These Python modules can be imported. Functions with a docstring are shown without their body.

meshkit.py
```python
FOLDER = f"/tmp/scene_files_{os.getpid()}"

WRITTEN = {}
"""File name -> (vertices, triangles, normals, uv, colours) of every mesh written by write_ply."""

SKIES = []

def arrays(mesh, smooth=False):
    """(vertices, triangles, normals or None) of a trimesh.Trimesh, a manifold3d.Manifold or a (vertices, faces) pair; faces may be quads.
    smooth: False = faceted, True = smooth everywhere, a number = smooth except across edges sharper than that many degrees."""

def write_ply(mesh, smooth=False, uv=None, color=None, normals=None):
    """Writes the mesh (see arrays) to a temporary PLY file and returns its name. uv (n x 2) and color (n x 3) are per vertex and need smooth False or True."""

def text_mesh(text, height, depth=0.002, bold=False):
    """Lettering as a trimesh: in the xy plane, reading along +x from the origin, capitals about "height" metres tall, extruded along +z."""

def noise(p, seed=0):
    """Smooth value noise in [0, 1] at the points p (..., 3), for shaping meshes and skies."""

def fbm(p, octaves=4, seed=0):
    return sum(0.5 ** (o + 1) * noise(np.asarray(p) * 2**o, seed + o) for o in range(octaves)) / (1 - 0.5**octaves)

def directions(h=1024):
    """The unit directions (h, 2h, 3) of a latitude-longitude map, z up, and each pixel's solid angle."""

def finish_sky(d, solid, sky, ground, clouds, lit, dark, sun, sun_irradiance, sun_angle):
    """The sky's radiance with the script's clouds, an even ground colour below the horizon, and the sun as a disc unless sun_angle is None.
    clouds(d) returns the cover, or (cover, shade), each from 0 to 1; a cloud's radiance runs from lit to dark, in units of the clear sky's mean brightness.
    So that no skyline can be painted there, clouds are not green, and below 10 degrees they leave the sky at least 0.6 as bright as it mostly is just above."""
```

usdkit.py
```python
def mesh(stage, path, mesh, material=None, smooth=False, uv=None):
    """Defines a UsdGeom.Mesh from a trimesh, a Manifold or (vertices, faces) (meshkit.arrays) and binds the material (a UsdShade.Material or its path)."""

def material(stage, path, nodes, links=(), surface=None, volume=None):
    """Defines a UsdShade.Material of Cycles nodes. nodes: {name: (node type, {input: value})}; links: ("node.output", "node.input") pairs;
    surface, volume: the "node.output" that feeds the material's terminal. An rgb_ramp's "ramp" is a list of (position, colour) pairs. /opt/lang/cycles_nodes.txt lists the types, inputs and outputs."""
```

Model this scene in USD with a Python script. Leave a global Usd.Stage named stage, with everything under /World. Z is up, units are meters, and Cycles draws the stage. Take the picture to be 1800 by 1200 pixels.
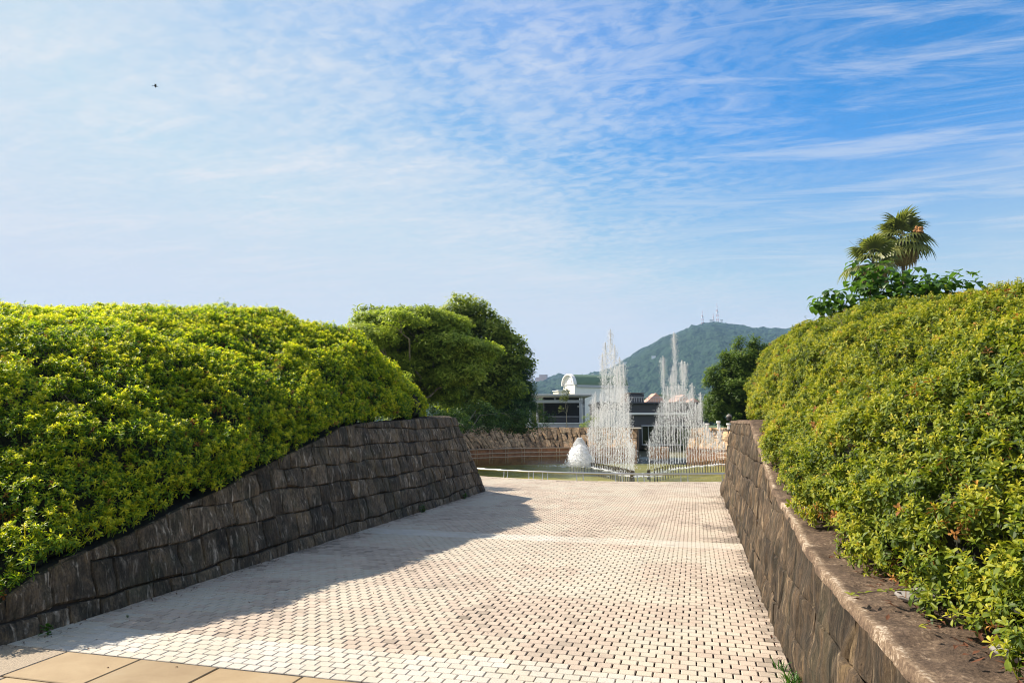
import math
import numpy as np, trimesh, usdkit, meshkit
from shapely.geometry import Polygon, Point
from pxr import Usd, UsdGeom, UsdLux, UsdShade, Gf, Sdf, Vt

stage = Usd.Stage.CreateInMemory()
UsdGeom.SetStageUpAxis(stage, 'Z')
UsdGeom.SetStageMetersPerUnit(stage, 1.0)
UsdGeom.Xform.Define(stage, '/World')
UsdGeom.Scope.Define(stage, '/World/Looks')
T = Sdf.ValueTypeNames

# ------------------------------------------------------------------ camera, sky, sun, exposure
EXPOSURE = 1.27
SKY_STRENGTH = 0.088
SUN_INTENSITY = 1.05
TO_SUN = np.array([-1.12, 0.26, 1.0]); TO_SUN /= np.linalg.norm(TO_SUN)
PSI = math.radians(14.88)            # the camera looks this far left of the path's axis (+Y)
PITCH = math.atan(145 / 1200)
FW = np.array([-math.sin(PSI) * math.cos(PITCH), math.cos(PSI) * math.cos(PITCH), math.sin(PITCH)])
RT = np.array([math.cos(PSI), math.sin(PSI), 0.0])
UP = np.cross(RT, FW)
cam = UsdGeom.Camera.Define(stage, '/World/camera')
_m = np.eye(4); _m[0, :3] = RT; _m[1, :3] = UP; _m[2, :3] = -FW; _m[3, :3] = (0, 0, 1.6)
UsdGeom.Xformable(cam).AddTransformOp().Set(Gf.Matrix4d(_m.tolist()))
cam.CreateHorizontalApertureAttr(36.0)
cam.CreateFocalLengthAttr(24.0)
cam.CreateExposureAttr(EXPOSURE)
cam.CreateClippingRangeAttr(Gf.Vec2f(0.05, 60000.0))


def M(name, nodes, links=(), surface=None, volume=None):
    return usdkit.material(stage, '/World/Looks/' + name, nodes, links, surface, volume)


sky = UsdLux.DomeLight.Define(stage, '/World/sky')
sky.GetPrim().SetCustomDataByKey('kind', 'structure')
sky_mat = M('sky_material', {
    'geo': ('geometry', {}),
    'st': ('sky_texture', {'sky_type': 'single_scattering', 'sun_disc': False, 'sun_elevation': float(math.asin(TO_SUN[2])),
                           'sun_rotation': float(math.atan2(TO_SUN[0], TO_SUN[1])), 'aerosol_density': 0.35, 'ozone_density': 2.5}),
    'hs': ('hsv', {'saturation': 1.5, 'value': 0.95, 'hue': 0.5}),
    'xyz': ('separate_xyz', {}),
    'zc': ('math', {'math_type': 'maximum', 'value2': 0.0}),
    'za': ('math', {'math_type': 'add', 'value2': 0.05}),
    'ux': ('math', {'math_type': 'divide'}), 'uy': ('math', {'math_type': 'divide'}),
    'u': ('combine_xyz', {'z': 0.0}),
    # high cloud with one opening of clear sky ahead on the right
    'ex': ('math', {'math_type': 'add', 'value2': -1.3}), 'ex2': ('math', {'math_type': 'multiply'}),
    'ey': ('math', {'math_type': 'multiply_add', 'value2': 0.55, 'value3': -1.21}), 'ey2': ('math', {'math_type': 'multiply'}),
    'e3': ('math', {'math_type': 'add'}), 'e4': ('math', {'math_type': 'sqrt'}), 'b3': ('math', {'math_type': 'add', 'value2': -1.35}),
    'nl': ('noise_texture', {'scale': 1.1, 'detail': 5.0, 'roughness': 0.55, 'distortion': 0.6}),
    'b4': ('math', {'math_type': 'multiply_add', 'value2': 2.0, 'value3': -1.0}),
    'b5': ('math', {'math_type': 'add'}),
    'bank': ('map_range', {'range_type': 'smoothstep', 'from_min': -0.9, 'from_max': 1.25, 'clamp': True}),
    # small mackerel cells, drawn out along one wind direction
    'mp': ('mapping', {'rotation': (0, 0, 0.55), 'scale': (1.0, 1.35, 1.0)}),
    'nc': ('noise_texture', {'scale': 15.0, 'detail': 7.0, 'roughness': 0.55, 'distortion': 0.35}),
    'cell': ('map_range', {'range_type': 'smoothstep', 'from_min': 0.33, 'from_max': 0.66, 'to_min': 0.2, 'to_max': 1.0, 'clamp': True}),
    'mp2': ('mapping', {'rotation': (0, 0, 0.9), 'scale': (0.7, 2.2, 1.0)}),
    'nw': ('noise_texture', {'scale': 2.2, 'detail': 7.0, 'roughness': 0.62, 'distortion': 0.9}),
    'wisp': ('map_range', {'range_type': 'smoothstep', 'from_min': 0.38, 'from_max': 0.75, 'to_min': 0.72, 'to_max': 1.0, 'clamp': True}),
    # where the bank is thick the cells close up
    'fill': ('map_range', {'from_min': 0.4, 'from_max': 1.0, 'to_min': 0.0, 'to_max': 0.84, 'clamp': True}),
    'cf': ('mix_float', {'b': 1.0}),
    'd0': ('math', {'math_type': 'multiply'}),
    'dens': ('math', {'math_type': 'multiply', 'use_clamp': True}),
    'veil': ('map_range', {'range_type': 'smoothstep', 'from_min': 0.02, 'from_max': 0.42, 'to_min': 0.92, 'to_max': 0.0, 'clamp': True}),
    'cap': ('mix_color', {'blend_type': 'darken', 'fac': 1.0, 'b': (1.9, 2.65, 3.8), 'use_clamp': False}),
    'nz': ('noise_texture', {'scale': 1.7, 'detail': 8.0, 'roughness': 0.66, 'distortion': 1.2}), 'mp3': ('mapping', {'rotation': (0, 0, -0.35), 'scale': (0.55, 2.4, 1.0), 'location': (3.1, 1.7, 0)}),
    'cir': ('map_range', {'range_type': 'smoothstep', 'from_min': 0.40, 'from_max': 0.70, 'to_min': 0.0, 'to_max': 0.5, 'clamp': True}), 'tot2': ('math', {'math_type': 'maximum'}),
    'mx': ('mix_color', {'b': (3.85, 3.9, 4.05)}), 'mv': ('mix_color', {'b': (3.2, 3.3, 3.6)}),
    'bg': ('background_shader', {'strength': SKY_STRENGTH}),
}, [('geo.position', 'xyz.vector'), ('xyz.z', 'zc.value1'), ('zc.value', 'za.value1'),
    ('xyz.x', 'ux.value1'), ('za.value', 'ux.value2'), ('xyz.y', 'uy.value1'), ('za.value', 'uy.value2'),
    ('ux.value', 'u.x'), ('uy.value', 'u.y'), ('ux.value', 'ex.value1'), ('ex.value', 'ex2.value1'), ('ex.value', 'ex2.value2'), ('uy.value', 'ey.value1'), ('ey.value', 'ey2.value1'), ('ey.value', 'ey2.value2'),
    ('ex2.value', 'e3.value1'), ('ey2.value', 'e3.value2'), ('e3.value', 'e4.value1'), ('e4.value', 'b3.value1'), ('u.vector', 'nl.vector'), ('nl.fac', 'b4.value1'),
    ('b3.value', 'b5.value1'), ('b4.value', 'b5.value2'), ('b5.value', 'bank.value'),
    ('u.vector', 'mp.vector'), ('mp.vector', 'nc.vector'), ('nc.fac', 'cell.value'),
    ('u.vector', 'mp2.vector'), ('mp2.vector', 'nw.vector'), ('nw.fac', 'wisp.value'),
    ('bank.result', 'fill.value'), ('fill.result', 'cf.fac'), ('cell.result', 'cf.a'),
    ('cf.result', 'd0.value1'), ('wisp.result', 'd0.value2'), ('d0.value', 'dens.value1'), ('bank.result', 'dens.value2'),
    ('xyz.z', 'veil.value'),
    ('u.vector', 'mp3.vector'), ('mp3.vector', 'nz.vector'), ('nz.fac', 'cir.value'), ('cir.result', 'tot2.value1'), ('dens.value', 'tot2.value2'),
    ('st.color', 'hs.color'), ('hs.color', 'cap.a'), ('tot2.value', 'mx.fac'), ('cap.result', 'mx.a'), ('mx.result', 'mv.a'), ('veil.result', 'mv.fac'), ('mv.result', 'bg.color')], surface='bg.background')
UsdShade.MaterialBindingAPI.Apply(sky.GetPrim()).Bind(sky_mat)

sun = UsdLux.DistantLight.Define(stage, '/World/sun')
sun.CreateIntensityAttr(SUN_INTENSITY); sun.CreateAngleAttr(0.53); sun.CreateNormalizeAttr(True)
sun.CreateColorAttr(Gf.Vec3f(1.0, 0.91, 0.78))
_x = np.cross([0, 0, 1], TO_SUN); _x /= np.linalg.norm(_x); _y = np.cross(TO_SUN, _x)
_m = np.eye(4); _m[0, :3] = _x; _m[1, :3] = _y; _m[2, :3] = TO_SUN
UsdGeom.Xformable(sun).AddTransformOp().Set(Gf.Matrix4d(_m.tolist()))

# ------------------------------------------------------------------ helpers
COUNT, LOC = {}, {}


def numbered(parent, name):
    n = COUNT.get((parent, name), 0)
    COUNT[(parent, name)] = n + 1
    return f'{parent}/{name}' + (f'_{n:03d}' if n else '')


def data(path, **kw):
    p = stage.GetPrimAtPath(path)
    for k, v in kw.items():
        if v:
            p.SetCustomDataByKey(k, v)


def thing(name, label, cat, loc=(0, 0, 0), rz=0.0, group=None, kind=None):
    path = numbered('/World', name)
    x = UsdGeom.Xform.Define(stage, path)
    x.AddTranslateOp().Set(Gf.Vec3d(*map(float, loc)))
    if rz:
        x.AddRotateZOp().Set(math.degrees(rz))
    LOC[path] = (np.array(loc, float), rz)
    data(path, label=label, category=cat, group=group, kind=kind)
    return path


def part(parent, name, mesh, mat, tint=None, smooth=False, label=None, kind=None, local=False):
    """A mesh under a thing or part. Given in world coordinates unless local."""
    v, f, n = meshkit.arrays(mesh, smooth)
    if not local:
        top = '/'.join(parent.split('/')[:3])
        loc, rz = LOC.get(top, (np.zeros(3), 0))
        v = v - loc
        if rz:
            c, s = math.cos(-rz), math.sin(-rz)
            R = np.array([[c, -s, 0], [s, c, 0], [0, 0, 1]])
            v = v @ R.T
            n = None if n is None else n @ R.T
    path = numbered(parent, name)
    m = UsdGeom.Mesh.Define(stage, path)
    m.CreatePointsAttr(Vt.Vec3fArray.FromNumpy(np.ascontiguousarray(v, np.float32)))
    m.CreateFaceVertexCountsAttr(Vt.IntArray.FromNumpy(np.full(len(f), 3, np.int32)))
    m.CreateFaceVertexIndicesAttr(Vt.IntArray.FromNumpy(np.ascontiguousarray(f, np.int32).ravel()))
    m.CreateSubdivisionSchemeAttr('none')
    if n is not None:
        m.CreateNormalsAttr(Vt.Vec3fArray.FromNumpy(np.ascontiguousarray(n, np.float32))); m.SetNormalsInterpolation('vertex')
    if tint is not None:
        t = np.broadcast_to(np.asarray(tint, np.float32), (len(v),))
        UsdGeom.PrimvarsAPI(m).CreatePrimvar('tint', T.FloatArray, 'vertex').Set(Vt.FloatArray.FromNumpy(np.ascontiguousarray(t)))
    UsdShade.MaterialBindingAPI.Apply(m.GetPrim()).Bind(mat)
    data(path, label=label, kind=kind)
    return path


def solo(name, mesh, mat, label=None, cat=None, group=None, kind=None, tint=None, smooth=False):
    path = part('/World', name, mesh, mat, tint, smooth, local=True)
    data(path, label=label, category=cat, group=group, kind=kind)
    return path


def instancer(path, protos, pos, quat, scale, which, kind='stuff'):
    """protos: [(name, mesh, mat, tint)]. quat: n x 4 as w x y z."""
    pi = UsdGeom.PointInstancer.Define(stage, path)
    targets = []
    for name, mesh, mat, tint in protos:
        targets.append(part(path, name, mesh, mat, tint, smooth=False, local=True))
    pi.CreatePrototypesRel().SetTargets([Sdf.Path(t) for t in targets])
    pi.CreatePositionsAttr(Vt.Vec3fArray.FromNumpy(np.ascontiguousarray(pos, np.float32)))
    pi.CreateProtoIndicesAttr(Vt.IntArray.FromNumpy(np.ascontiguousarray(which, np.int32)))
    q = np.asarray(quat, np.float32)
    pi.CreateOrientationsAttr(Vt.QuathArray.FromNumpy(np.ascontiguousarray(np.concatenate([q[:, 1:], q[:, :1]], 1).astype(np.float16))))
    s = np.asarray(scale, np.float32)
    pi.CreateScalesAttr(Vt.Vec3fArray.FromNumpy(np.ascontiguousarray(np.repeat(s[:, None], 3, 1) if s.ndim == 1 else s)))
    data(path, kind=kind)
    return path


cat = trimesh.util.concatenate


def sbox(x0, x1, y0, y1):
    return Polygon([(x0, y0), (x1, y0), (x1, y1), (x0, y1)])


def TM(v, f):
    f = np.asarray(f)
    if f.shape[1] == 4:
        f = np.vstack([f[:, [0, 1, 2]], f[:, [0, 2, 3]]])
    return trimesh.Trimesh(np.asarray(v, float), f, process=False)


def grid_faces(nu, nv, flip=False):
    i = np.arange(nu - 1)[:, None] * nv + np.arange(nv - 1)[None]
    q = np.stack([i, i + nv, i + nv + 1, i + 1], -1).reshape(-1, 4)
    return q[:, ::-1] if flip else q


def sheet(P, flip=False):
    nu, nv = P.shape[:2]
    return TM(P.reshape(-1, 3), grid_faces(nu, nv, flip))


def bx(x0, x1, y0, y1, z0, z1):
    b = trimesh.creation.box([x1 - x0, y1 - y0, z1 - z0])
    b.apply_translation([(x0 + x1) / 2, (y0 + y1) / 2, (z0 + z1) / 2])
    return b


def bbx(x0, x1, y0, y1, z0, z1, c=0.01):
    """A box with its edges chamfered."""
    pts = []
    for ax in range(3):
        lo = np.array([x0 + c, y0 + c, z0 + c]); hi = np.array([x1 - c, y1 - c, z1 - c])
        lo[ax] -= c; hi[ax] += c
        for k in np.ndindex(2, 2, 2):
            pts.append(np.where(np.array(k) == 1, hi, lo))
    return trimesh.convex.convex_hull(np.array(pts))


def tube(pts, rad, n=6, cap=True):
    pts = np.asarray(pts, float)
    rad = np.broadcast_to(np.asarray(rad, float), (len(pts),))
    d = np.gradient(pts, axis=0)
    d /= np.maximum(np.linalg.norm(d, axis=1, keepdims=True), 1e-9)
    ref = np.array([0, 0, 1.0]) if abs(d[0, 2]) < 0.9 else np.array([1.0, 0, 0])
    rings = []
    for p, t, r in zip(pts, d, rad):
        a = np.cross(ref, t); a /= max(np.linalg.norm(a), 1e-9)
        b = np.cross(t, a)
        ref = np.cross(a, t) * -1 if False else ref
        th = np.arange(n) / n * 2 * np.pi
        rings.append(p + r * (np.cos(th)[:, None] * a + np.sin(th)[:, None] * b))
    v = np.vstack(rings)
    f = []
    for i in range(len(pts) - 1):
        for k in range(n):
            f.append([i * n + k, i * n + (k + 1) % n, (i + 1) * n + (k + 1) % n, (i + 1) * n + k])
    f = np.array(f)
    f = np.vstack([f[:, [0, 1, 2]], f[:, [0, 2, 3]]])
    if cap:
        v = np.vstack([v, pts[0], pts[-1]])
        a, b = len(v) - 2, len(v) - 1
        k = np.arange(n); k2 = (k + 1) % n; o = (len(pts) - 1) * n
        f = np.vstack([f, np.stack([np.full(n, a), k2, k], 1), np.stack([np.full(n, b), o + k, o + k2], 1)])
    return TM(v, f)


def extrude(poly, z0, z1):
    ms = []
    for g in getattr(poly, 'geoms', [poly]):
        m = trimesh.creation.extrude_polygon(g, z1 - z0, engine='earcut')
        m.apply_translation([0, 0, z0]); ms.append(m)
    return cat(ms)


def quat_from_z(dirs, spin):
    """Quaternions (w x y z) that turn +z to dirs after a spin about z."""
    d = dirs / np.linalg.norm(dirs, axis=1, keepdims=True)
    w = 1 + d[:, 2]
    q = np.stack([w, -d[:, 1], d[:, 0], np.zeros(len(d))], 1)
    bad = w < 1e-4
    q[bad] = [0, 1, 0, 0]
    q /= np.linalg.norm(q, axis=1, keepdims=True)
    c, s = np.cos(spin / 2), np.sin(spin / 2)
    return np.stack([q[:, 0] * c - q[:, 3] * s, q[:, 1] * c + q[:, 2] * s, q[:, 2] * c - q[:, 1] * s, q[:, 0] * s + q[:, 3] * c], 1)


def sample_mesh(m, n, rng):
    a = m.area_faces
    fi = rng.choice(len(a), n, p=a / a.sum())
    r1, r2 = np.sqrt(rng.random(n)), rng.random(n)
    tri = m.triangles[fi]
    p = tri[:, 0] * (1 - r1)[:, None] + tri[:, 1] * (r1 * (1 - r2))[:, None] + tri[:, 2] * (r1 * r2)[:, None]
    return p, m.face_normals[fi]


fbm, noise = meshkit.fbm, meshkit.noise

# ------------------------------------------------------------------ materials
def plain(name, col, rough=0.6, metal=0.0, vary=0.12, scale=6.0, bump=0.0, spec=0.5):
    c = np.array(col)
    nodes = {'g': ('geometry', {}), 'n': ('noise_texture', {'scale': scale, 'detail': 5.0, 'roughness': 0.6}),
             'r': ('rgb_ramp', {'ramp': [(0.25, tuple(c * (1 - vary))), (0.75, tuple(np.minimum(c * (1 + vary), 1)))]}),
             'p': ('principled_bsdf', {'roughness': rough, 'metallic': metal, 'specular_ior_level': spec})}
    links = [('g.position', 'n.vector'), ('n.fac', 'r.fac'), ('r.color', 'p.base_color')]
    if bump:
        nodes['b'] = ('bump', {'strength': bump, 'distance': 0.01})
        links += [('n.fac', 'b.height'), ('b.normal', 'p.normal')]
    return M(name, nodes, links, surface='p.BSDF')


def stone(name, dark, mid, light, streak=0.5, streak_scale=(16, 16, 1.6), rough=0.85, bump=0.6, moss=0.0):
    """Weathered stone: broad mottling, run-off streaks down the face, pits. Every stone is a little different."""
    nodes = {
        'g': ('geometry', {}), 'o': ('object_info', {}),
        'n1': ('noise_texture', {'scale': 3.1, 'detail': 6.0, 'roughness': 0.65}),
        'mp': ('mapping', {'scale': streak_scale}),
        'n2': ('noise_texture', {'scale': 1.0, 'detail': 5.0, 'roughness': 0.6, 'distortion': 0.4}),
        'n3': ('noise_texture', {'scale': 45.0, 'detail': 6.0, 'roughness': 0.7}),
        'mp4': ('mapping', {'scale': tuple(2.6 * c for c in streak_scale)}), 'n4': ('noise_texture', {'scale': 1.0, 'detail': 6.0, 'roughness': 0.7, 'distortion': 0.8}),
        'g4': ('map_range', {'from_min': 0.33, 'from_max': 0.67, 'to_min': 0.45, 'to_max': 1.6, 'clamp': True}), 'k4': ('math', {'math_type': 'multiply'}),
        'r1': ('rgb_ramp', {'ramp': [(0.28, dark), (0.5, mid), (0.78, tuple(np.array(mid) * 1.5))]}),
        'r2': ('map_range', {'range_type': 'smoothstep', 'from_min': 0.53, 'from_max': 0.8, 'to_max': streak, 'clamp': True}),
        'm1': ('mix_color', {'b': light}),
        'mpb': ('mapping', {'scale': (5.5, 5.5, 2.4), 'location': (2.7, 1.1, 0.4)}), 'nb': ('noise_texture', {'scale': 1.0, 'detail': 6.0, 'roughness': 0.7, 'distortion': 0.7}),
        'rb': ('rgb_ramp', {'ramp': [(0.3, (0.34, 0.37, 0.33)), (0.43, (0.68, 0.68, 0.64)), (0.5, (1.05, 1.0, 1.0)), (0.58, (1.25, 1.12, 0.98)), (0.7, (1.6, 1.5, 1.2))]}),
        'mb': ('vector_math', {'math_type': 'multiply'}),
        'ro': ('map_range', {'to_min': 0.6, 'to_max': 1.5}),
        'pit': ('map_range', {'from_min': 0.35, 'from_max': 0.65, 'to_min': 0.7, 'to_max': 1.2, 'clamp': True}),
        'k': ('math', {'math_type': 'multiply'}),
        'm2': ('vector_math', {'math_type': 'scale'}),
        'ms': ('noise_texture', {'scale': 1.3, 'detail': 5.0, 'roughness': 0.7}),
        'msr': ('map_range', {'range_type': 'smoothstep', 'from_min': 0.5, 'from_max': 0.75, 'to_max': moss, 'clamp': True}),
        'm3': ('mix_color', {'b': (0.05, 0.055, 0.025)}),
        'h': ('math', {'math_type': 'multiply_add', 'value2': 0.6}),
        'b': ('bump', {'strength': bump, 'distance': 0.02}),
        'p': ('principled_bsdf', {'roughness': rough, 'specular_ior_level': 0.3})}
    links = [('g.position', 'n1.vector'), ('g.position', 'mp.vector'), ('mp.vector', 'n2.vector'), ('g.position', 'n3.vector'), ('g.position', 'ms.vector'),
             ('n1.fac', 'r1.fac'), ('n2.fac', 'r2.value'), ('g.position', 'mpb.vector'), ('mpb.vector', 'nb.vector'), ('nb.fac', 'rb.fac'), ('r1.color', 'mb.vector1'), ('rb.color', 'mb.vector2'), ('mb.vector', 'm1.a'), ('r2.result', 'm1.fac'), ('o.random', 'ro.value'), ('n3.fac', 'pit.value'),
             ('ro.result', 'k.value1'), ('pit.result', 'k.value2'), ('g.position', 'mp4.vector'), ('mp4.vector', 'n4.vector'), ('n4.fac', 'g4.value'), ('k.value', 'k4.value1'), ('g4.result', 'k4.value2'), ('m1.result', 'm2.vector1'), ('k4.value', 'm2.scale'),
             ('ms.fac', 'msr.value'), ('msr.result', 'm3.fac'), ('m2.vector', 'm3.a'), ('m3.result', 'p.base_color'),
             ('n3.fac', 'h.value1'), ('n4.fac', 'h.value3'), ('h.value', 'b.height'), ('b.normal', 'p.normal')]
    return M(name, nodes, links, surface='p.BSDF')


left_stone = stone('left_wall_stone', (0.022, 0.018, 0.011), (0.086, 0.068, 0.044), (0.46, 0.39, 0.30), streak=0.9, streak_scale=(20, 20, 1.7), moss=0.4)
right_stone = stone('right_wall_stone', (0.018, 0.014, 0.009), (0.066, 0.048, 0.030), (0.33, 0.245, 0.155), streak=0.8, moss=0.3, streak_scale=(22, 22, 1.5), bump=1.0)
basin_stone = stone('basin_wall_stone', (0.13, 0.085, 0.048), (0.34, 0.235, 0.135), (0.64, 0.49, 0.31), streak=0.55, streak_scale=(3, 3, 3), bump=0.8)
mortar = plain('dark_mortar', (0.03, 0.025, 0.02), 0.95, vary=0.4, scale=20)
mortar_brown = plain('brown_mortar', (0.07, 0.05, 0.035), 0.95, vary=0.4, scale=20)

sett_mat = M('granite_sett', {
    'g': ('geometry', {}), 'a': ('attribute', {'attribute': 'tint'}),
    'r': ('rgb_ramp', {'ramp': [(0.0, (0.035, 0.024, 0.015)), (0.05, (0.22, 0.175, 0.13)), (0.25, (0.45, 0.365, 0.28)), (0.4, (0.525, 0.42, 0.325)), (0.5, (0.52, 0.45, 0.345)), (0.66, (0.53, 0.47, 0.37)), (0.8, (0.57, 0.52, 0.445)), (1.0, (0.61, 0.565, 0.50))]}),
    'n': ('noise_texture', {'scale': 130.0, 'detail': 4.0, 'roughness': 0.75}),
    'nr': ('map_range', {'from_min': 0.3, 'from_max': 0.7, 'to_min': 0.58, 'to_max': 1.2, 'clamp': True}),
    'd': ('noise_texture', {'scale': 1.4, 'detail': 7.0, 'roughness': 0.65}),
    'dr': ('map_range', {'from_min': 0.36, 'from_max': 0.62, 'to_min': 0.91, 'to_max': 1.04, 'clamp': True}),
    'k': ('math', {'math_type': 'multiply'}), 's': ('vector_math', {'math_type': 'scale'}),
    'b': ('bump', {'strength': 0.5, 'distance': 0.004}),
    'p': ('principled_bsdf', {'roughness': 0.75, 'specular_ior_level': 0.35})},
    [('a.fac', 'r.fac'), ('g.position', 'n.vector'), ('g.position', 'd.vector'), ('n.fac', 'nr.value'), ('d.fac', 'dr.value'), ('nr.result', 'k.value1'), ('dr.result', 'k.value2'),
     ('r.color', 's.vector1'), ('k.value', 's.scale'), ('s.vector', 'p.base_color'), ('n.fac', 'b.height'), ('b.normal', 'p.normal')], surface='p.BSDF')
joint_mat = plain('joint_dirt', (0.05, 0.03, 0.018), 0.95, vary=0.5, scale=9)
slab_mat = M('sandstone_slab', {
    'g': ('geometry', {}), 'o': ('object_info', {}),
    'n': ('noise_texture', {'scale': 2.3, 'detail': 6.0, 'roughness': 0.6, 'distortion': 0.5}),
    'f': ('noise_texture', {'scale': 220.0, 'detail': 3.0, 'roughness': 0.7}),
    'r': ('rgb_ramp', {'ramp': [(0.25, (0.25, 0.165, 0.08)), (0.55, (0.33, 0.235, 0.125)), (0.8, (0.37, 0.285, 0.175))]}),
    'ro': ('map_range', {'to_min': 0.86, 'to_max': 1.12}), 'fr': ('map_range', {'from_min': 0.3, 'from_max': 0.7, 'to_min': 0.88, 'to_max': 1.08}),
    'k': ('math', {'math_type': 'multiply'}), 's': ('vector_math', {'math_type': 'scale'}),
    'b': ('bump', {'strength': 0.25, 'distance': 0.003}),
    'p': ('principled_bsdf', {'roughness': 0.7, 'specular_ior_level': 0.35})},
    [('g.position', 'n.vector'), ('g.position', 'f.vector'), ('n.fac', 'r.fac'), ('o.random', 'ro.value'), ('f.fac', 'fr.value'), ('ro.result', 'k.value1'), ('fr.result', 'k.value2'),
     ('r.color', 's.vector1'), ('k.value', 's.scale'), ('s.vector', 'p.base_color'), ('f.fac', 'b.height'), ('b.normal', 'p.normal')], surface='p.BSDF')
ground_mat = plain('ground_earth', (0.11, 0.10, 0.05), 0.95, vary=0.4, scale=0.8)
grass_mat = plain('terrace_grass', (0.07, 0.10, 0.03), 0.9, vary=0.4, scale=1.5)


def leaf_mat(name, stops, trans=0.35, rough=0.42, spec=0.4, pos_scale=1.6, pos_amt=0.35, hi=1.25):
    """Leaves: colour along the 'tint' of the sprig, shifted from leaf to leaf, from sprig to sprig and over the plant."""
    return M(name, {
        'a': ('attribute', {'attribute': 'tint'}), 'g': ('geometry', {}), 'o': ('object_info', {}),
        'n': ('noise_texture', {'scale': pos_scale, 'detail': 3.0, 'roughness': 0.6}),
        'n1': ('math', {'math_type': 'multiply_add', 'value2': pos_amt * 2, 'value3': -pos_amt}),
        'i1': ('math', {'math_type': 'multiply_add', 'value2': 0.26, 'value3': -0.13}),
        'o1': ('math', {'math_type': 'multiply_add', 'value2': 0.3, 'value3': -0.15}),
        's1': ('math', {'math_type': 'add'}), 's2': ('math', {'math_type': 'add'}), 's3': ('math', {'math_type': 'add', 'use_clamp': True}),
        'r': ('rgb_ramp', {'ramp': stops}),
        'br': ('vector_math', {'math_type': 'multiply', 'vector2': (hi, hi * 1.02, hi * 0.55)}),
        'p': ('principled_bsdf', {'roughness': rough, 'specular_ior_level': spec}),
        't': ('translucent_bsdf', {}),
        'm': ('mix_closure', {'fac': trans})},
        [('g.position', 'n.vector'), ('n.fac', 'n1.value1'), ('g.random_per_island', 'i1.value1'), ('o.random', 'o1.value1'),
         ('a.fac', 's1.value1'), ('n1.value', 's1.value2'), ('s1.value', 's2.value1'), ('i1.value', 's2.value2'), ('s2.value', 's3.value1'), ('o1.value', 's3.value2'),
         ('s3.value', 'r.fac'), ('r.color', 'p.base_color'), ('r.color', 'br.vector1'), ('br.vector', 't.color'), ('p.BSDF', 'm.closure1'), ('t.BSDF', 'm.closure2')], surface='m.closure')


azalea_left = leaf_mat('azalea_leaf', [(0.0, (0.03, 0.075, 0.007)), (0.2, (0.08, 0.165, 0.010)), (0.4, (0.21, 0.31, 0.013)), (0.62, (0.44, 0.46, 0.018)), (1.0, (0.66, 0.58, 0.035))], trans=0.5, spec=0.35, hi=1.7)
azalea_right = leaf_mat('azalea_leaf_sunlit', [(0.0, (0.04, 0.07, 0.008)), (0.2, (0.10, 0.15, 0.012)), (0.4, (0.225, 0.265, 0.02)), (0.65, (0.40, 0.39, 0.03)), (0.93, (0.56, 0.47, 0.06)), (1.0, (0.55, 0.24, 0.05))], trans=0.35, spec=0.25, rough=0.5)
bright_tree = leaf_mat('bright_tree_leaf', [(0.0, (0.08, 0.13, 0.02)), (0.3, (0.28, 0.36, 0.05)), (0.65, (0.48, 0.52, 0.09)), (1.0, (0.60, 0.58, 0.12))], trans=0.5, spec=0.2, pos_scale=0.35, hi=1.2)
dark_tree = leaf_mat('dark_tree_leaf', [(0.0, (0.02, 0.05, 0.012)), (0.45, (0.075, 0.135, 0.026)), (0.75, (0.17, 0.22, 0.04)), (1.0, (0.30, 0.24, 0.06))], trans=0.38, spec=0.2, pos_scale=0.3, hi=1.2)
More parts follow.
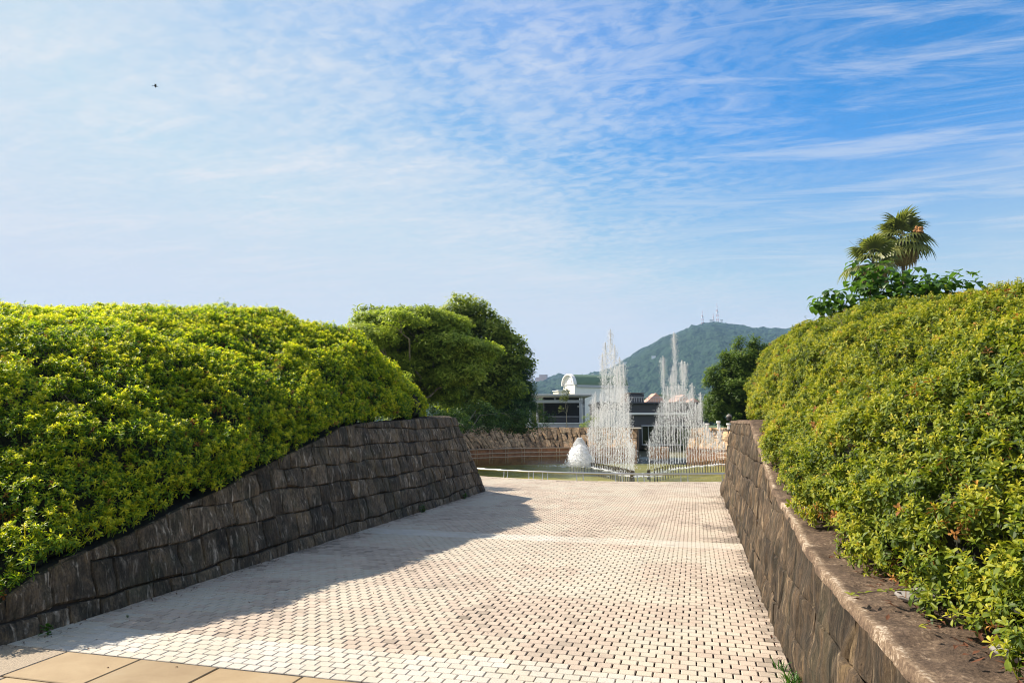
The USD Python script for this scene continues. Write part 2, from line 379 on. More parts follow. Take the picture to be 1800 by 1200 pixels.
olive_tree = leaf_mat('olive_tree_leaf', [(0.0, (0.06, 0.10, 0.02)), (0.45, (0.30, 0.36, 0.055)), (0.75, (0.50, 0.50, 0.09)), (1.0, (0.56, 0.42, 0.12))], trans=0.48, spec=0.2, pos_scale=0.3, hi=1.2)
mid_tree = leaf_mat('mid_tree_leaf', [(0.0, (0.03, 0.06, 0.012)), (0.45, (0.12, 0.19, 0.03)), (0.75, (0.25, 0.31, 0.05)), (1.0, (0.36, 0.34, 0.08))], trans=0.4, spec=0.2, pos_scale=0.6, hi=1.2)
yellow_shrub = leaf_mat('yellow_shrub_leaf', [(0.0, (0.04, 0.06, 0.01)), (0.5, (0.14, 0.17, 0.02)), (1.0, (0.3, 0.27, 0.03))], trans=0.4, pos_scale=0.5)
weed_mat = leaf_mat('weed_leaf', [(0.0, (0.03, 0.08, 0.01)), (0.6, (0.07, 0.17, 0.02)), (1.0, (0.13, 0.24, 0.03))], trans=0.4)
big_leaf = leaf_mat('broad_leaf', [(0.0, (0.04, 0.09, 0.015)), (0.5, (0.10, 0.20, 0.03)), (1.0, (0.22, 0.34, 0.05))], trans=0.42, pos_scale=3.0)
yellow_leaf = leaf_mat('yellowed_broad_leaf', [(0.0, (0.45, 0.24, 0.02)), (1.0, (0.62, 0.38, 0.03))], trans=0.45)
palm_leaf = leaf_mat('palm_leaf', [(0.0, (0.05, 0.075, 0.02)), (0.5, (0.17, 0.19, 0.045)), (1.0, (0.42, 0.38, 0.12))], trans=0.4, pos_scale=0.8)
palm_dead = leaf_mat('dead_palm_leaf', [(0.0, (0.16, 0.10, 0.05)), (0.5, (0.36, 0.24, 0.13)), (1.0, (0.55, 0.41, 0.24))], trans=0.25, pos_scale=0.8)
palm_fruit = plain('palm_seed_cluster', (0.42, 0.19, 0.06), 0.8, vary=0.4, scale=8)
dead_leaf = leaf_mat('fallen_leaf', [(0.0, (0.05, 0.022, 0.012)), (0.5, (0.13, 0.05, 0.022)), (1.0, (0.26, 0.12, 0.05))], trans=0.1, rough=0.8, spec=0.2)
dry_leaf = leaf_mat('dry_azalea_leaf', [(0.0, (0.16, 0.06, 0.02)), (0.5, (0.36, 0.16, 0.045)), (1.0, (0.55, 0.30, 0.08))], trans=0.35, rough=0.6, spec=0.2)
twig_mat = plain('twig_bark', (0.055, 0.04, 0.025), 0.9, vary=0.4, scale=14)
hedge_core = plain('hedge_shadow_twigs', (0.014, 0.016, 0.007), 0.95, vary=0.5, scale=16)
bark = plain('tree_bark', (0.10, 0.085, 0.065), 0.9, vary=0.35, scale=9, bump=0.5)
bark_pale = plain('pale_bark', (0.22, 0.19, 0.14), 0.9, vary=0.35, scale=9, bump=0.5)
palm_bark = plain('palm_bark', (0.15, 0.105, 0.075), 0.9, vary=0.35, scale=12, bump=0.6)
steel = plain('brushed_steel', (0.62, 0.58, 0.52), 0.32, metal=1.0, vary=0.12, scale=3)
rail_worn = plain('worn_rail', (0.52, 0.40, 0.28), 0.42, metal=0.75, vary=0.25, scale=4)
bronze = plain('nozzle_bronze', (0.10, 0.075, 0.05), 0.45, metal=0.8, vary=0.3, scale=20)
concrete = plain('pale_concrete', (0.42, 0.41, 0.40), 0.8, vary=0.1, scale=3)
white_paint = plain('white_paint', (0.74, 0.72, 0.68), 0.55, vary=0.05, scale=2)
cream_paint = plain('cream_paint', (0.72, 0.66, 0.54), 0.6, vary=0.06, scale=2)
grey_paint = plain('grey_paint', (0.40, 0.41, 0.43), 0.55, vary=0.06, scale=2)
dark_panel = plain('dark_cladding', (0.045, 0.045, 0.05), 0.45, vary=0.15, scale=1.5)
dark_inside = plain('dark_interior', (0.03, 0.028, 0.028), 0.8, vary=0.2, scale=1.5)
brown_panel = plain('brown_cladding', (0.14, 0.09, 0.06), 0.6, vary=0.15, scale=2)
pebble_slab = plain('pebbled_concrete_slab', (0.33, 0.26, 0.18), 0.9, vary=0.4, scale=90, bump=0.8)
copper_green = plain('green_copper', (0.12, 0.18, 0.105), 0.5, vary=0.12, scale=1.2)
salmon = plain('salmon_render', (0.55, 0.33, 0.25), 0.8, vary=0.08, scale=1)
salmon_roof = plain('salmon_roof', (0.50, 0.27, 0.20), 0.8, vary=0.15, scale=1)
mast_red = plain('mast_red', (0.5, 0.16, 0.12), 0.6)
mast_white = plain('mast_white', (0.75, 0.75, 0.75), 0.6)
brick_red = plain('bench_brick', (0.34, 0.17, 0.09), 0.8, vary=0.4, scale=5, bump=0.4)
orange_brick = plain('orange_brick', (0.36, 0.18, 0.08), 0.8, vary=0.25, scale=4)
black_metal = plain('black_metal', (0.02, 0.02, 0.022), 0.4, vary=0.2, scale=20)
rock_grey = plain('grey_rock', (0.22, 0.20, 0.18), 0.9, vary=0.3, scale=12, bump=0.6)
bird_mat = plain('bird_feathers', (0.03, 0.025, 0.022), 0.8)
glass_dark = M('dark_glass', {'t': ('transparent_bsdf', {'color': (0.35, 0.37, 0.38)}), 'gl': ('glossy_bsdf', {'roughness': 0.03, 'color': (0.9, 0.9, 0.9)}), 'f': ('fresnel', {'IOR': 1.5}),
                              'm': ('mix_closure', {})}, [('f.fac', 'm.fac'), ('t.BSDF', 'm.closure1'), ('gl.BSDF', 'm.closure2')], surface='m.closure')
coping_mat = M('coping_mortar', {
    'g': ('geometry', {}), 'a': ('attribute', {'attribute': 'tint'}),
    'n': ('noise_texture', {'scale': 7.0, 'detail': 7.0, 'roughness': 0.7}), 'f': ('noise_texture', {'scale': 60.0, 'detail': 5.0, 'roughness': 0.7}),
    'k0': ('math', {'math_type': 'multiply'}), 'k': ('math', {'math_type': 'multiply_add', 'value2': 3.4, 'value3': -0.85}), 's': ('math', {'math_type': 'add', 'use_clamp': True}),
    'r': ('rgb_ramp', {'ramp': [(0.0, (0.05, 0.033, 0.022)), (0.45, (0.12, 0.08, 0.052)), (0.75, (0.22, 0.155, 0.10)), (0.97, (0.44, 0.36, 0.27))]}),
    'b': ('bump', {'strength': 0.9, 'distance': 0.012}), 'p': ('principled_bsdf', {'roughness': 0.9, 'specular_ior_level': 0.25})},
    [('g.position', 'n.vector'), ('g.position', 'f.vector'), ('n.fac', 'k0.value1'), ('f.fac', 'k0.value2'), ('k0.value', 'k.value1'), ('a.fac', 's.value1'), ('k.value', 's.value2'), ('s.value', 'r.fac'), ('r.color', 'p.base_color'),
     ('f.fac', 'b.height'), ('b.normal', 'p.normal')], surface='p.BSDF')
water_mat = M('pool_water_surface', {
    'g': ('geometry', {}),
    'mp': ('mapping', {'scale': (1.0, 1.0, 1.0)}),
    'n': ('noise_texture', {'scale': 3.2, 'detail': 4.0, 'roughness': 0.6, 'distortion': 0.4}),
    'b': ('bump', {'strength': 0.55, 'distance': 0.12}),
    't': ('transparent_bsdf', {'color': (0.78, 0.82, 0.62)}), 'gl': ('glossy_bsdf', {'roughness': 0.06, 'color': (0.95, 0.95, 0.95)}),
    'f': ('fresnel', {'IOR': 1.33}), 'fm': ('math', {'math_type': 'multiply', 'value2': 0.38}),
    'm': ('mix_closure', {})},
    [('g.position', 'n.vector'), ('n.fac', 'b.height'), ('b.normal', 'gl.normal'), ('f.fac', 'fm.value1'), ('fm.value', 'm.fac'), ('t.BSDF', 'm.closure1'), ('gl.BSDF', 'm.closure2')], surface='m.closure')
pool_floor_mat = M('pool_floor_algae', {
    'g': ('geometry', {}), 'n': ('noise_texture', {'scale': 0.9, 'detail': 6.0, 'roughness': 0.65}),
    'r': ('rgb_ramp', {'ramp': [(0.3, (0.26, 0.23, 0.06)), (0.55, (0.46, 0.38, 0.10)), (0.75, (0.60, 0.42, 0.13))]}),
    'p': ('principled_bsdf', {'roughness': 0.9})}, [('g.position', 'n.vector'), ('n.fac', 'r.fac'), ('r.color', 'p.base_color')], surface='p.BSDF')
spray_mat = M('white_spray', {'d': ('diffuse_bsdf', {'color': (0.95, 0.95, 0.95)}), 't': ('translucent_bsdf', {'color': (0.95, 0.95, 0.95)}), 'm': ('mix_closure', {'fac': 0.5}),
                              'gl': ('glossy_bsdf', {'roughness': 0.15}), 'f': ('fresnel', {'IOR': 1.33}), 'm2': ('mix_closure', {})},
              [('d.BSDF', 'm.closure1'), ('t.BSDF', 'm.closure2'), ('f.fac', 'm2.fac'), ('m.closure', 'm2.closure1'), ('gl.BSDF', 'm2.closure2')], surface='m2.closure')
foam_mat = M('foam_body', {'p': ('principled_bsdf', {'base_color': (0.97, 0.97, 0.97), 'roughness': 0.6, 'subsurface_weight': 1.0, 'subsurface_radius': (1.0, 1.0, 1.0), 'subsurface_scale': 0.22, 'subsurface_method': 'random_walk'})}, surface='p.BSDF')
strand_mat = M('clear_water_strand', {'tr': ('transparent_bsdf', {}), 'd': ('diffuse_bsdf', {'color': (0.93, 0.94, 0.95)}), 't': ('translucent_bsdf', {'color': (0.93, 0.94, 0.95)}),
                                      'm': ('mix_closure', {'fac': 0.45}), 'm2': ('mix_closure', {'fac': 0.72})},
               [('d.BSDF', 'm.closure1'), ('t.BSDF', 'm.closure2'), ('tr.BSDF', 'm2.closure1'), ('m.closure', 'm2.closure2')], surface='m2.closure')
forest_mat = M('forest_hillside', {
    'g': ('geometry', {}), 'v': ('voronoi_texture', {'scale': 0.085, 'detail': 2.0, 'roughness': 0.6}), 'n': ('noise_texture', {'scale': 0.012, 'detail': 7.0, 'roughness': 0.65}),
    'r': ('rgb_ramp', {'ramp': [(0.25, (0.001, 0.006, 0.005)), (0.5, (0.005, 0.020, 0.012)), (0.75, (0.018, 0.048, 0.020))]}),
    'mx': ('mix_float', {'fac': 0.35}),
    'b': ('bump', {'strength': 1.0, 'distance': 6.0, 'invert': True}), 'p': ('principled_bsdf', {'roughness': 0.9, 'specular_ior_level': 0.2})},
    [('g.position', 'v.vector'), ('g.position', 'n.vector'), ('n.fac', 'mx.a'), ('v.distance', 'mx.b'), ('mx.result', 'r.fac'), ('r.color', 'p.base_color'), ('v.distance', 'b.height'), ('b.normal', 'p.normal')], surface='p.BSDF')

# ------------------------------------------------------------------ ground, terrace, hills
POOL = np.array([-2.7, 27.6]); RP = 8.0
PATH_L, PATH_R, PATH_FRONT, WALL_END = -4.93, 0.57, 4.1, 16.1
_g = np.array([-3450.0, -60, 60, 3450]); _gy = np.array([-1900.0, -60, 160, 3350])
solo('ground', sheet(np.stack([*np.meshgrid(_g, _gy, indexing='ij'), np.full((4, 4), -0.75)], -1)), ground_mat, kind='structure')
pool_out = Point(*POOL).buffer(9.55, 96)
gap = Polygon([(-2.9, 30), (-0.35, 30), (-0.3, 62), (-5.3, 62)])
open_ground = sbox(PATH_L - 1.0, PATH_R + 0.55, -8, 20).union(sbox(-14, 5.2, 15.6, 27)).union(pool_out).union(gap).union(sbox(-9.5, 0, -8, 4.4)).union(sbox(-7.7, PATH_L, -8, 11)).union(sbox(PATH_R, 3.4, -8, 9))
terr = sbox(-110, 90, -20, 235).difference(open_ground)
solo('terrace', extrude(terr, -0.7, 1.18), grass_mat, kind='structure')

# hills: a ridge that surrounds the far side, with the mountain's own outline (azimuth from +Y, elevation angle)
SIL = np.array([(-70, 1.2), (-45, 1.9), (-28.89, 2.52), (-14.88, 2.79), (-13.45, 3.40), (-12.49, 3.75), (-10.82, 4.11), (-9.64, 3.92), (-8.69, 4.24), (-6.56, 4.69), (-5.38, 5.48), (-3.5, 6.52), (-2.1, 7.28),
                (-0.71, 7.75), (-0.03, 8.05), (1.1, 8.19), (2.08, 8.33), (3.31, 8.18), (5.02, 7.79), (7.12, 7.5), (7.95, 7.63), (9.56, 7.5), (10.94, 7.29), (13.43, 7.25), (15.7, 8.21), (17.52, 9.03), (19.18, 8.3), (22.3, 7.03), (40, 4.0), (70, 1.5)])


HILL = {}


def hills():
    az = np.concatenate([np.linspace(-70, -17, 90), np.linspace(-16.9, 23, 720), np.linspace(23.4, 70, 90)])
    s = np.concatenate([np.linspace(0, 1, 230), np.linspace(1.01, 1.4, 12)])
    R0, R1 = 700.0, 2250.0
    A, S = np.meshgrid(az, s, indexing='ij')
    R = R0 + (R1 - R0) * S
    X, Y = R * np.sin(np.radians(A)), R * np.cos(np.radians(A))
    H = np.interp(A, SIL[:, 0], np.tan(np.radians(SIL[:, 1]))) * R1 * 0.985
    ridge = fbm(np.stack([X / 420, Y / 420, 0 * X], -1), 4, 3) - 0.5
    prof = np.where(S <= 1, np.clip(S, 0, 1) ** 1.25, np.clip(1 - (S - 1) * 1.6, 0, 1))
    Z = H * np.clip(prof + ridge * 0.5 * np.sin(np.pi * np.clip(S, 0, 1)) ** 1.2, 0, 1.0)
    # never above the outline: what stands nearer must stay below the ridge's sight line
    lim = np.interp(A, SIL[:, 0], np.tan(np.radians(SIL[:, 1]))) * R * 0.985
    Z = np.minimum(Z, lim)
    c = fbm(np.stack([X / 17, Y / 17, 0 * X + 7], -1), 3, 11)
    big = fbm(np.stack([X / 60, Y / 60, 0 * X + 2], -1), 2, 5)
    Z = Z + ((c - 0.45) * 17 + (big - 0.5) * 14) * np.clip(H / 120, 0.2, 1) * np.clip(S * 4, 0, 1)
    HILL.update(az=az, R=R, Z=Z - 1.0)
    return sheet(np.stack([X, Y, Z - 1.0], -1), flip=True)


solo('hills', hills(), forest_mat, kind='structure', smooth=True)

# ------------------------------------------------------------------ path: granite setts, bed, sandstone slabs
path = thing('path', None, None, kind='structure')
bed_poly = sbox(PATH_L - 0.05, PATH_R + 0.05, PATH_FRONT, 17).union(sbox(-13, 4.5, 15.9, 27)).difference(Point(*POOL).buffer(RP + 0.2, 96))
part(path, 'bed', extrude(bed_poly, -0.3, -0.019), joint_mat)
part(path, 'slab_bed', extrude(sbox(-10, 1.0, -7, PATH_FRONT - 0.004), -0.3, -0.016), joint_mat)


def sett_arrays():
    rng = np.random.default_rng(7)
    PX, PY = 0.11, 0.0925
    out = []
    rows = int((21 - PATH_FRONT) / PY)
    for r in range(rows):
        y = PATH_FRONT + 0.008 + r * PY
        lo, hi = (PATH_L, PATH_R) if y < 16.0 else (-12.6, 4.3)
        off = (r % 2) * PX / 2 + rng.normal(0, 0.003)
        xs = np.arange(lo - PX + off, hi + PX, PX)
        # gentle wander of the course
        for k, x in enumerate(xs):
            x0, x1 = max(x, lo + 0.005), min(x + PX, hi - 0.004)
            if x1 - x0 < 0.03:
                continue
            yy = y + 0.012 * math.sin(x * 1.3 + r * 0.02) * min(1, (y - PATH_FRONT) / 2)
            if (0.5 * (x0 + x1) - POOL[0]) ** 2 + (yy + 0.05 - POOL[1]) ** 2 < (RP + 0.27) ** 2:
                continue
            out.append((x0, x1, yy, yy + PY))
    a = np.array(out)
    n = len(a)
    yc = a[:, 2]
    band = (yc < 4.66) | ((yc > 9.42) & (yc < 9.9))
    band2 = (yc > 9.42) & (yc < 9.9)
    jx = np.where(band2, 0.004, rng.uniform(0.0092, 0.0116, n)); jx = np.where(yc < 4.66, rng.uniform(0.004, 0.007, n), jx)
    jy = np.where(band2, 0.003, rng.uniform(0.0052, 0.0066, n))
    x0, x1, y0, y1 = a[:, 0] + jx / 2, a[:, 1] - jx / 2, a[:, 2] + jy / 2, a[:, 3] - jy / 2
    x0 += rng.normal(0, 0.0012, n); y0 += rng.normal(0, 0.0012, n)
    c = rng.uniform(0.002, 0.0055, n)
    zt = rng.normal(0, 0.0009, n)
    big = fbm(np.stack([x0 * 0.7, y0 * 0.7, 0 * x0], -1), 4, 9)
    patch = np.floor(noise(np.stack([np.floor(x0 / 0.66) * 7.1, np.floor(y0 / 0.65) * 5.3, 0 * x0], -1), 3) * 1.999)
    tint = 0.36 + patch * 0.17 + rng.normal(0, 0.075, n) + (big - 0.5) * 0.3
    dirty = np.clip((x0 - (PATH_R - 1.1)) / 1.1, 0, 1) * np.clip(fbm(np.stack([x0 * 3, y0 * 3, 0 * x0], -1), 3, 4) - 0.25, 0, 1)
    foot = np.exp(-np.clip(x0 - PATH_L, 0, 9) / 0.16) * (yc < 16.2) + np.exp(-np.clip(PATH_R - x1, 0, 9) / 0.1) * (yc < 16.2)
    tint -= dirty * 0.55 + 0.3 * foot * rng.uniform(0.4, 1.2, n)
    tint = np.where(band, np.clip(tint * 0.4 + 0.56, 0.64, 0.86), np.clip(tint, 0.08, 0.68))
    sx, sy = rng.normal(0, 0.005, n), rng.normal(0, 0.005, n)
    cx, cy = (x0 + x1) / 2, (y0 + y1) / 2
    V = np.zeros((n, 12, 3))
    for ring, (ins, z) in enumerate(((0.0, -0.04), (0.0, -0.004), (1.0, 0.0))):
        for q, (ax, ay) in enumerate(((0, 0), (1, 0), (1, 1), (0, 1))):
            i = ins * c
            X = np.where(ax, x1 - i, x0 + i); Y = np.where(ay, y1 - i, y0 + i)
            Z = z + 0 * X + (0 if ring == 0 else zt + (X - cx) * sx + (Y - cy) * sy)
            V[:, ring * 4 + q] = np.stack([X, Y, Z], -1)
    tv = np.repeat(tint[:, None], 12, 1); tv[:, :4] = -1.6      # dirt packed against the sides, down in the joints
    return V, tv


SETT_F = []
for _r in (0, 4):
    for _k in range(4):
        _a, _b = _r + _k, _r + (_k + 1) % 4
        SETT_F += [[_a, _b, _b + 4], [_a, _b + 4, _a + 4]]
SETT_F += [[8, 9, 10], [8, 10, 11]]
SETT_F = np.array(SETT_F)
SV, ST = sett_arrays()
# the ones that show largest: near and inside the frame
_c = SV.mean(1) - [0, 0, 1.6]
_px = (_c @ RT) / (_c @ FW); _py = (_c @ UP) / (_c @ FW)
_vis = (_c @ FW > 0) & (abs(_px) < 0.75) & (abs(_py) < 0.5)
_near = np.argsort(np.where(_vis, (_c ** 2).sum(1), 1e9))[:300]
for i in _near:
    part(path, 'sett', TM(SV[i], SETT_F), sett_mat, tint=ST[i])
_rest = np.setdiff1d(np.arange(len(SV)), _near)
part(path, 'far_setts', TM(SV[_rest].reshape(-1, 3), (SETT_F[None] + 12 * np.arange(len(_rest))[:, None, None]).reshape(-1, 3)), sett_mat, tint=ST[_rest].ravel(), kind='stuff')

rng = np.random.default_rng(3)
for row, (y0, y1) in enumerate(((3.6, PATH_FRONT - 0.012), (3.08, 3.59), (2.55, 3.07))):
    xs = np.arange(-6.84, 0.6, 0.625) + (0.0, 0.06, 0.31)[row]
    for x in xs:
        if x + 0.6 < -7.5 + row * 0.9:
            continue
        b = bbx(x + 0.006, min(x + 0.619, PATH_R - 0.01), y0 + 0.005, y1 - 0.005, -0.2, 0.004 + rng.normal(0, 0.0012), 0.005)
        part(path, 'slab', b, pebble_slab if x < -4.6 else slab_mat, label='rough pebbled slab' if x < -4.6 else None)
# stone edging round the pool
a0 = np.linspace(math.radians(178), math.radians(362), 47)
for i in range(46):
    th = np.linspace(a0[i] + 0.0007, a0[i + 1] - 0.0007, 4)
    P = []
    for t in th:
        c, s = math.cos(t), math.sin(t)
        P.append([[POOL[0] + r * c, POOL[1] + r * s, z] for r, z in ((RP, -0.35), (RP, -0.006), (RP + 0.006, 0.002), (RP + 0.25, 0.004), (RP + 0.255, -0.05))])
    part(path, 'edging_stone', sheet(np.array(P)), sett_mat, tint=0.4 + rng.normal(0, 0.08))

# ------------------------------------------------------------------ retaining walls
def zl(y):    # top of the left wall along y
    return np.interp(y, [3.3, 3.8, 4.09, 4.43, 4.8, 5.36, 5.81, 6.16, 6.83, 7.28, 8.06, 8.81, 9.73, 10.53, 13.07, 15.2, 16.2], [0.08, 0.2, 0.28, 0.44, 0.52, 0.59, 0.70, 0.78, 0.90, 1.02, 1.19, 1.34, 1.56, 1.63, 1.71, 1.76, 1.76])


def zr(y):    # top of the right wall
    return np.interp(y, [-4, 2.3, 3.0, 4.3, 5.2, 6.97, 8.0, 9.58, 10.3, 15.9, 16.8], [0.83, 0.83, 0.81, 0.80, 0.88, 1.02, 1.23, 1.48, 1.65, 1.675, 1.675])


def stone_piece(surf, nrm, u0, u1, lo, hi, rng, n=5, m=4, proud=0.022, rough=0.012, gap=0.008, ridge=0.0, fine=4.0, sink=0.06, jig=0.006):
    """One dressed stone set in a wall: surf(u, v) is the wall face, nrm(u, v) its outward normal; lo(u), hi(u) its bed and top."""
    a = np.concatenate([[0, 0.035], np.linspace(0.035, 0.965, n)[1:-1], [0.965, 1]])
    b = np.concatenate([[0, 0.05], np.linspace(0.05, 0.95, m)[1:-1], [0.95, 1]])
    A, B = np.meshgrid(a, b, indexing='ij')
    sk = rng.normal(0, 0.012, 4)
    U = u0 + gap / 2 + (u1 - u0 - gap) * A + (sk[0] * (1 - A) + sk[1] * A) * (B - 0.5)
    L, H = lo(U) + gap / 2, hi(U) - gap / 2
    V = L + (H - L) * B + (sk[2] * (1 - B) + sk[3] * B) * (A - 0.5)
    edge = np.minimum(np.minimum(A, 1 - A) * (u1 - u0), np.minimum(B, 1 - B) * np.maximum(H - L, 0.02))
    ring = (A == 0) | (A == 1) | (B == 0) | (B == 1)
    d = proud * np.clip(edge / 0.05, 0, 1) ** 0.6 + rng.normal(0, jig)
    P = surf(U, V)
    d = d + (fbm(P * [fine, fine, fine], 3, 21) - 0.5) * rough * 3
    if ridge:
        d = d + (fbm(P * [14, 14, 1.6], 3, 33) - 0.5) * ridge * 2
    d = np.where(ring, -sink, d)
    return P + nrm(U, V) * d[..., None]


def wall_body(surf, u, lo, hi, back):
    """Mortar and rubble behind the face."""
    P = []
    for y in u:
        f0, f1 = surf(np.array(float(y)), np.array(float(lo))), surf(np.array(float(y)), np.array(float(hi(y)) - 0.04))
        ins = np.array([np.sign(back) * 0.035, 0, 0])
        P.append([f0 + ins, f1 + ins, f1 + [back, 0, 0], np.array([f1[0] + back, float(y), float(lo)]), f0 + ins])
    P = np.array([[np.ravel(q) for q in r] for r in P])
    m = sheet(P, flip=back < 0)
    n = len(P[0])
    caps = []
    for k in (0, len(P) - 1):
        caps.append(TM(P[k][:4], [[0, 1, 2, 3]]))
    return cat([m] + caps)


def left_surf(u, v):
    y = u - 0.52 * np.asarray(v) * np.clip((u - 12) / 4.1, 0, 1)
    return np.stack([PATH_L - 0.27 * v + 0 * u, y + 0 * v, v + 0 * u], -1)


def left_n(u, v):
    return np.broadcast_to(np.array([0.965, 0.0, 0.26]), np.shape(u) + (3,))


def courses(name_wall, surf, nrm, top, u_start, u_end, z0s, body_back, mat, rng, wmin, wmax, n, m, **kw):
    for ci in range(len(z0s) - 1):
        za, zb = z0s[ci], z0s[ci + 1]
        last = ci == len(z0s) - 2
        u = u_start + rng.uniform(-0.3, 0)
        while u < u_end:
            w = rng.uniform(wmin, wmax)
            u0, u1 = max(u, u_start), min(u + w, u_end)
            if u_end - u1 < 0.14:
                u1 = u_end
            u = u1
            tmax = max(top(u0), top(u1), top((u0 + u1) / 2))
            if u1 - u0 < 0.08 or tmax - za < 0.05:
                continue
            wob = rng.normal(0, 0.006, 2)
            wav = lambda U, c: 0.13 * (fbm(np.stack([np.asarray(U) * 0.9, 0 * np.asarray(U) + c * 3.71, 0 * np.asarray(U)], -1), 3, 17) - 0.5) if 0 < c else 0 * U
            lo = lambda U, za=za, wob=wob, ci=ci: np.minimum(za + wob[0] + wav(U, ci), top(U) - 0.03)
            hi = (lambda U, zb=zb, wob=wob, last=last, ci=ci: np.minimum(top(U), (9 if last else zb + wob[1]) + wav(U, ci + 1)))
            # a thin remainder under the top joins the stone below
            if not last and 0 < top((u0 + u1) / 2) - zb < 0.07:
                hi = lambda U: top(U)
            yield stone_piece(surf, nrm, u0, u1, lo, hi, rng, n=n, m=m, **kw)


rng = np.random.default_rng(11)
lw = thing('stone_retaining_wall', 'dark streaked stone wall in shade along the left of the paved path', 'stone wall', (PATH_L - 0.2, 10, 0))
part(lw, 'rubble_core', wall_body(left_surf, np.linspace(3.32, WALL_END - 0.02, 70), -0.25, zl, -0.75), mortar)
for P in courses('left', left_surf, left_n, zl, 3.3, WALL_END, [-0.06, 0.15, 0.45, 0.74, 1.01, 1.27, 1.53, 1.8], -0.75, left_stone, rng, 0.2, 0.44, 7, 6, proud=0.012, rough=0.024, sink=0.022, gap=0.004, jig=0.005, fine=6.0):
    part(lw, 'stone', sheet(P), left_stone, smooth=28)
# end face of the wall, towards the fountain, and its flat cap stones
for ci, (za, zb) in enumerate(zip([-0.06, 0.3, 0.66, 1.02, 1.38], [0.3, 0.66, 1.02, 1.38, 1.74])):
    P = stone_piece(lambda U, V: np.stack([PATH_L - 0.27 * V - U, WALL_END - 0.52 * V + 0.0 * U, V], -1), lambda U, V: np.broadcast_to(np.array([0, 0.95, 0.3]), U.shape + (3,)), 0.0, 0.8,
                    lambda U: za + 0 * U, lambda U: zb + 0 * U, rng)
    part(lw, 'end_stone', sheet(P, flip=True), left_stone, smooth=28)
for k in range(6):
    y0, y1 = 13.1 + k * 0.42, 13.1 + (k + 1) * 0.42 - 0.02
    P = np.zeros((6, 6, 3))
    for i, y in enumerate(np.linspace(y0, min(y1, WALL_END - 0.95), 6)):
        for j, x in enumerate(np.linspace(0, 0.72, 6)):
            e = min(i, 5 - i, j, 5 - j)
            P[i, j] = [PATH_L - 0.27 * zl(y) + 0.012 - x, y, zl(y) - 0.02 + (0.045 if e else -0.02) + 0.05 * (float(fbm(np.array([x * 5, y * 5, 2.0]), 3, 5)) - 0.5)]
    part(lw, 'cap_stone', sheet(P, flip=True), right_stone, smooth=30)


def right_surf(u, v):
    return np.stack([PATH_R + 0.13 * v + 0 * u, u + 0 * v - 0.5 * np.asarray(v) * np.clip((u - 14) / 2.8, 0, 1), v + 0 * u], -1)


def right_n(u, v):
    return np.broadcast_to(np.array([-0.99, 0.0, 0.13]), np.shape(u) + (3,))


rng = np.random.default_rng(12)
rw = thing('stone_retaining_wall', 'sunlit brown stone wall with rough mortar top along the right of the path', 'stone wall', (PATH_R + 0.3, 8, 0))
part(rw, 'rubble_core', wall_body(right_surf, np.linspace(-3, 16.7, 80), -0.25, zr, 0.6), mortar_brown)
for P in courses('right', right_surf, right_n, lambda u: zr(u) - 0.015, 1.2, 16.75, [-0.06, 0.22, 0.52, 0.86, 1.14, 1.42, 1.7], 0.6, right_stone, rng, 0.26, 0.55, 12, 9, proud=0.003, rough=0.03, ridge=0.03, gap=0.001, sink=0.006, jig=0.002):
    part(rw, 'stone', sheet(P, flip=True), right_stone, smooth=40)
yy = np.concatenate([np.linspace(-3, 1.5, 20), np.linspace(1.55, 10, 300), np.linspace(10.06, 16.1, 110)])
xx = np.array([-0.012, 0.0, 0.02, 0.05, 0.09, 0.14, 0.2, 0.27, 0.34, 0.42, 0.55, 0.75])
Yg, Xg = np.meshgrid(yy, xx, indexing='ij')
lip = 0.035 * (fbm(np.stack([Yg * 6, Xg * 0, Xg * 0], -1), 4, 8) - 0.5)
Zg = zr(Yg) - 0.006 + 0.05 * (fbm(np.stack([Yg * 7, Xg * 9, Xg * 0], -1), 4, 2) - 0.45) * np.clip(Xg / 0.05, 0.3, 1.4) - np.where(Xg < -0.001, 0.045, 0) + 0.05 * np.clip(Xg - 0.3, 0, 1)
Pg = np.stack([PATH_R + 0.13 * zr(Yg) + Xg + lip * np.clip(1 - Xg / 0.12, 0, 1) - 0.015, Yg, Zg], -1)
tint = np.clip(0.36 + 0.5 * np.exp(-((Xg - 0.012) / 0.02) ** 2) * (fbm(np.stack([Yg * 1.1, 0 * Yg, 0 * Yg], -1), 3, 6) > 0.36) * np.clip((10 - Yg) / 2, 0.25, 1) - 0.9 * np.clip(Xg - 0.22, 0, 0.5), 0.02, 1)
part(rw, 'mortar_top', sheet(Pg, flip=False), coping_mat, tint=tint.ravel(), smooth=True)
P = stone_piece(lambda U, V: np.stack([PATH_R + 0.13 * V + U, 16.75 - 0.5 * V, V], -1), lambda U, V: np.broadcast_to(np.array([0, 0.95, 0.3]), U.shape + (3,)), 0.0, 0.6, lambda U: -0.05 + 0 * U, lambda U: 1.66 + 0 * U, rng, rough=0.03)
part(rw, 'end_stone', sheet(P), right_stone, smooth=40)
# boulder bulging at the foot of the far end
b = trimesh.creation.icosphere(3, 1.0); b.vertices *= [0.16, 0.5, 0.3]
b.vertices += (fbm(b.vertices * 5, 3, 2)[:, None] - 0.5) * 0.09; b.apply_translation([PATH_R + 0.1, 16.45, 0.1])
part(rw, 'foot_boulder', b, right_stone, smooth=True)

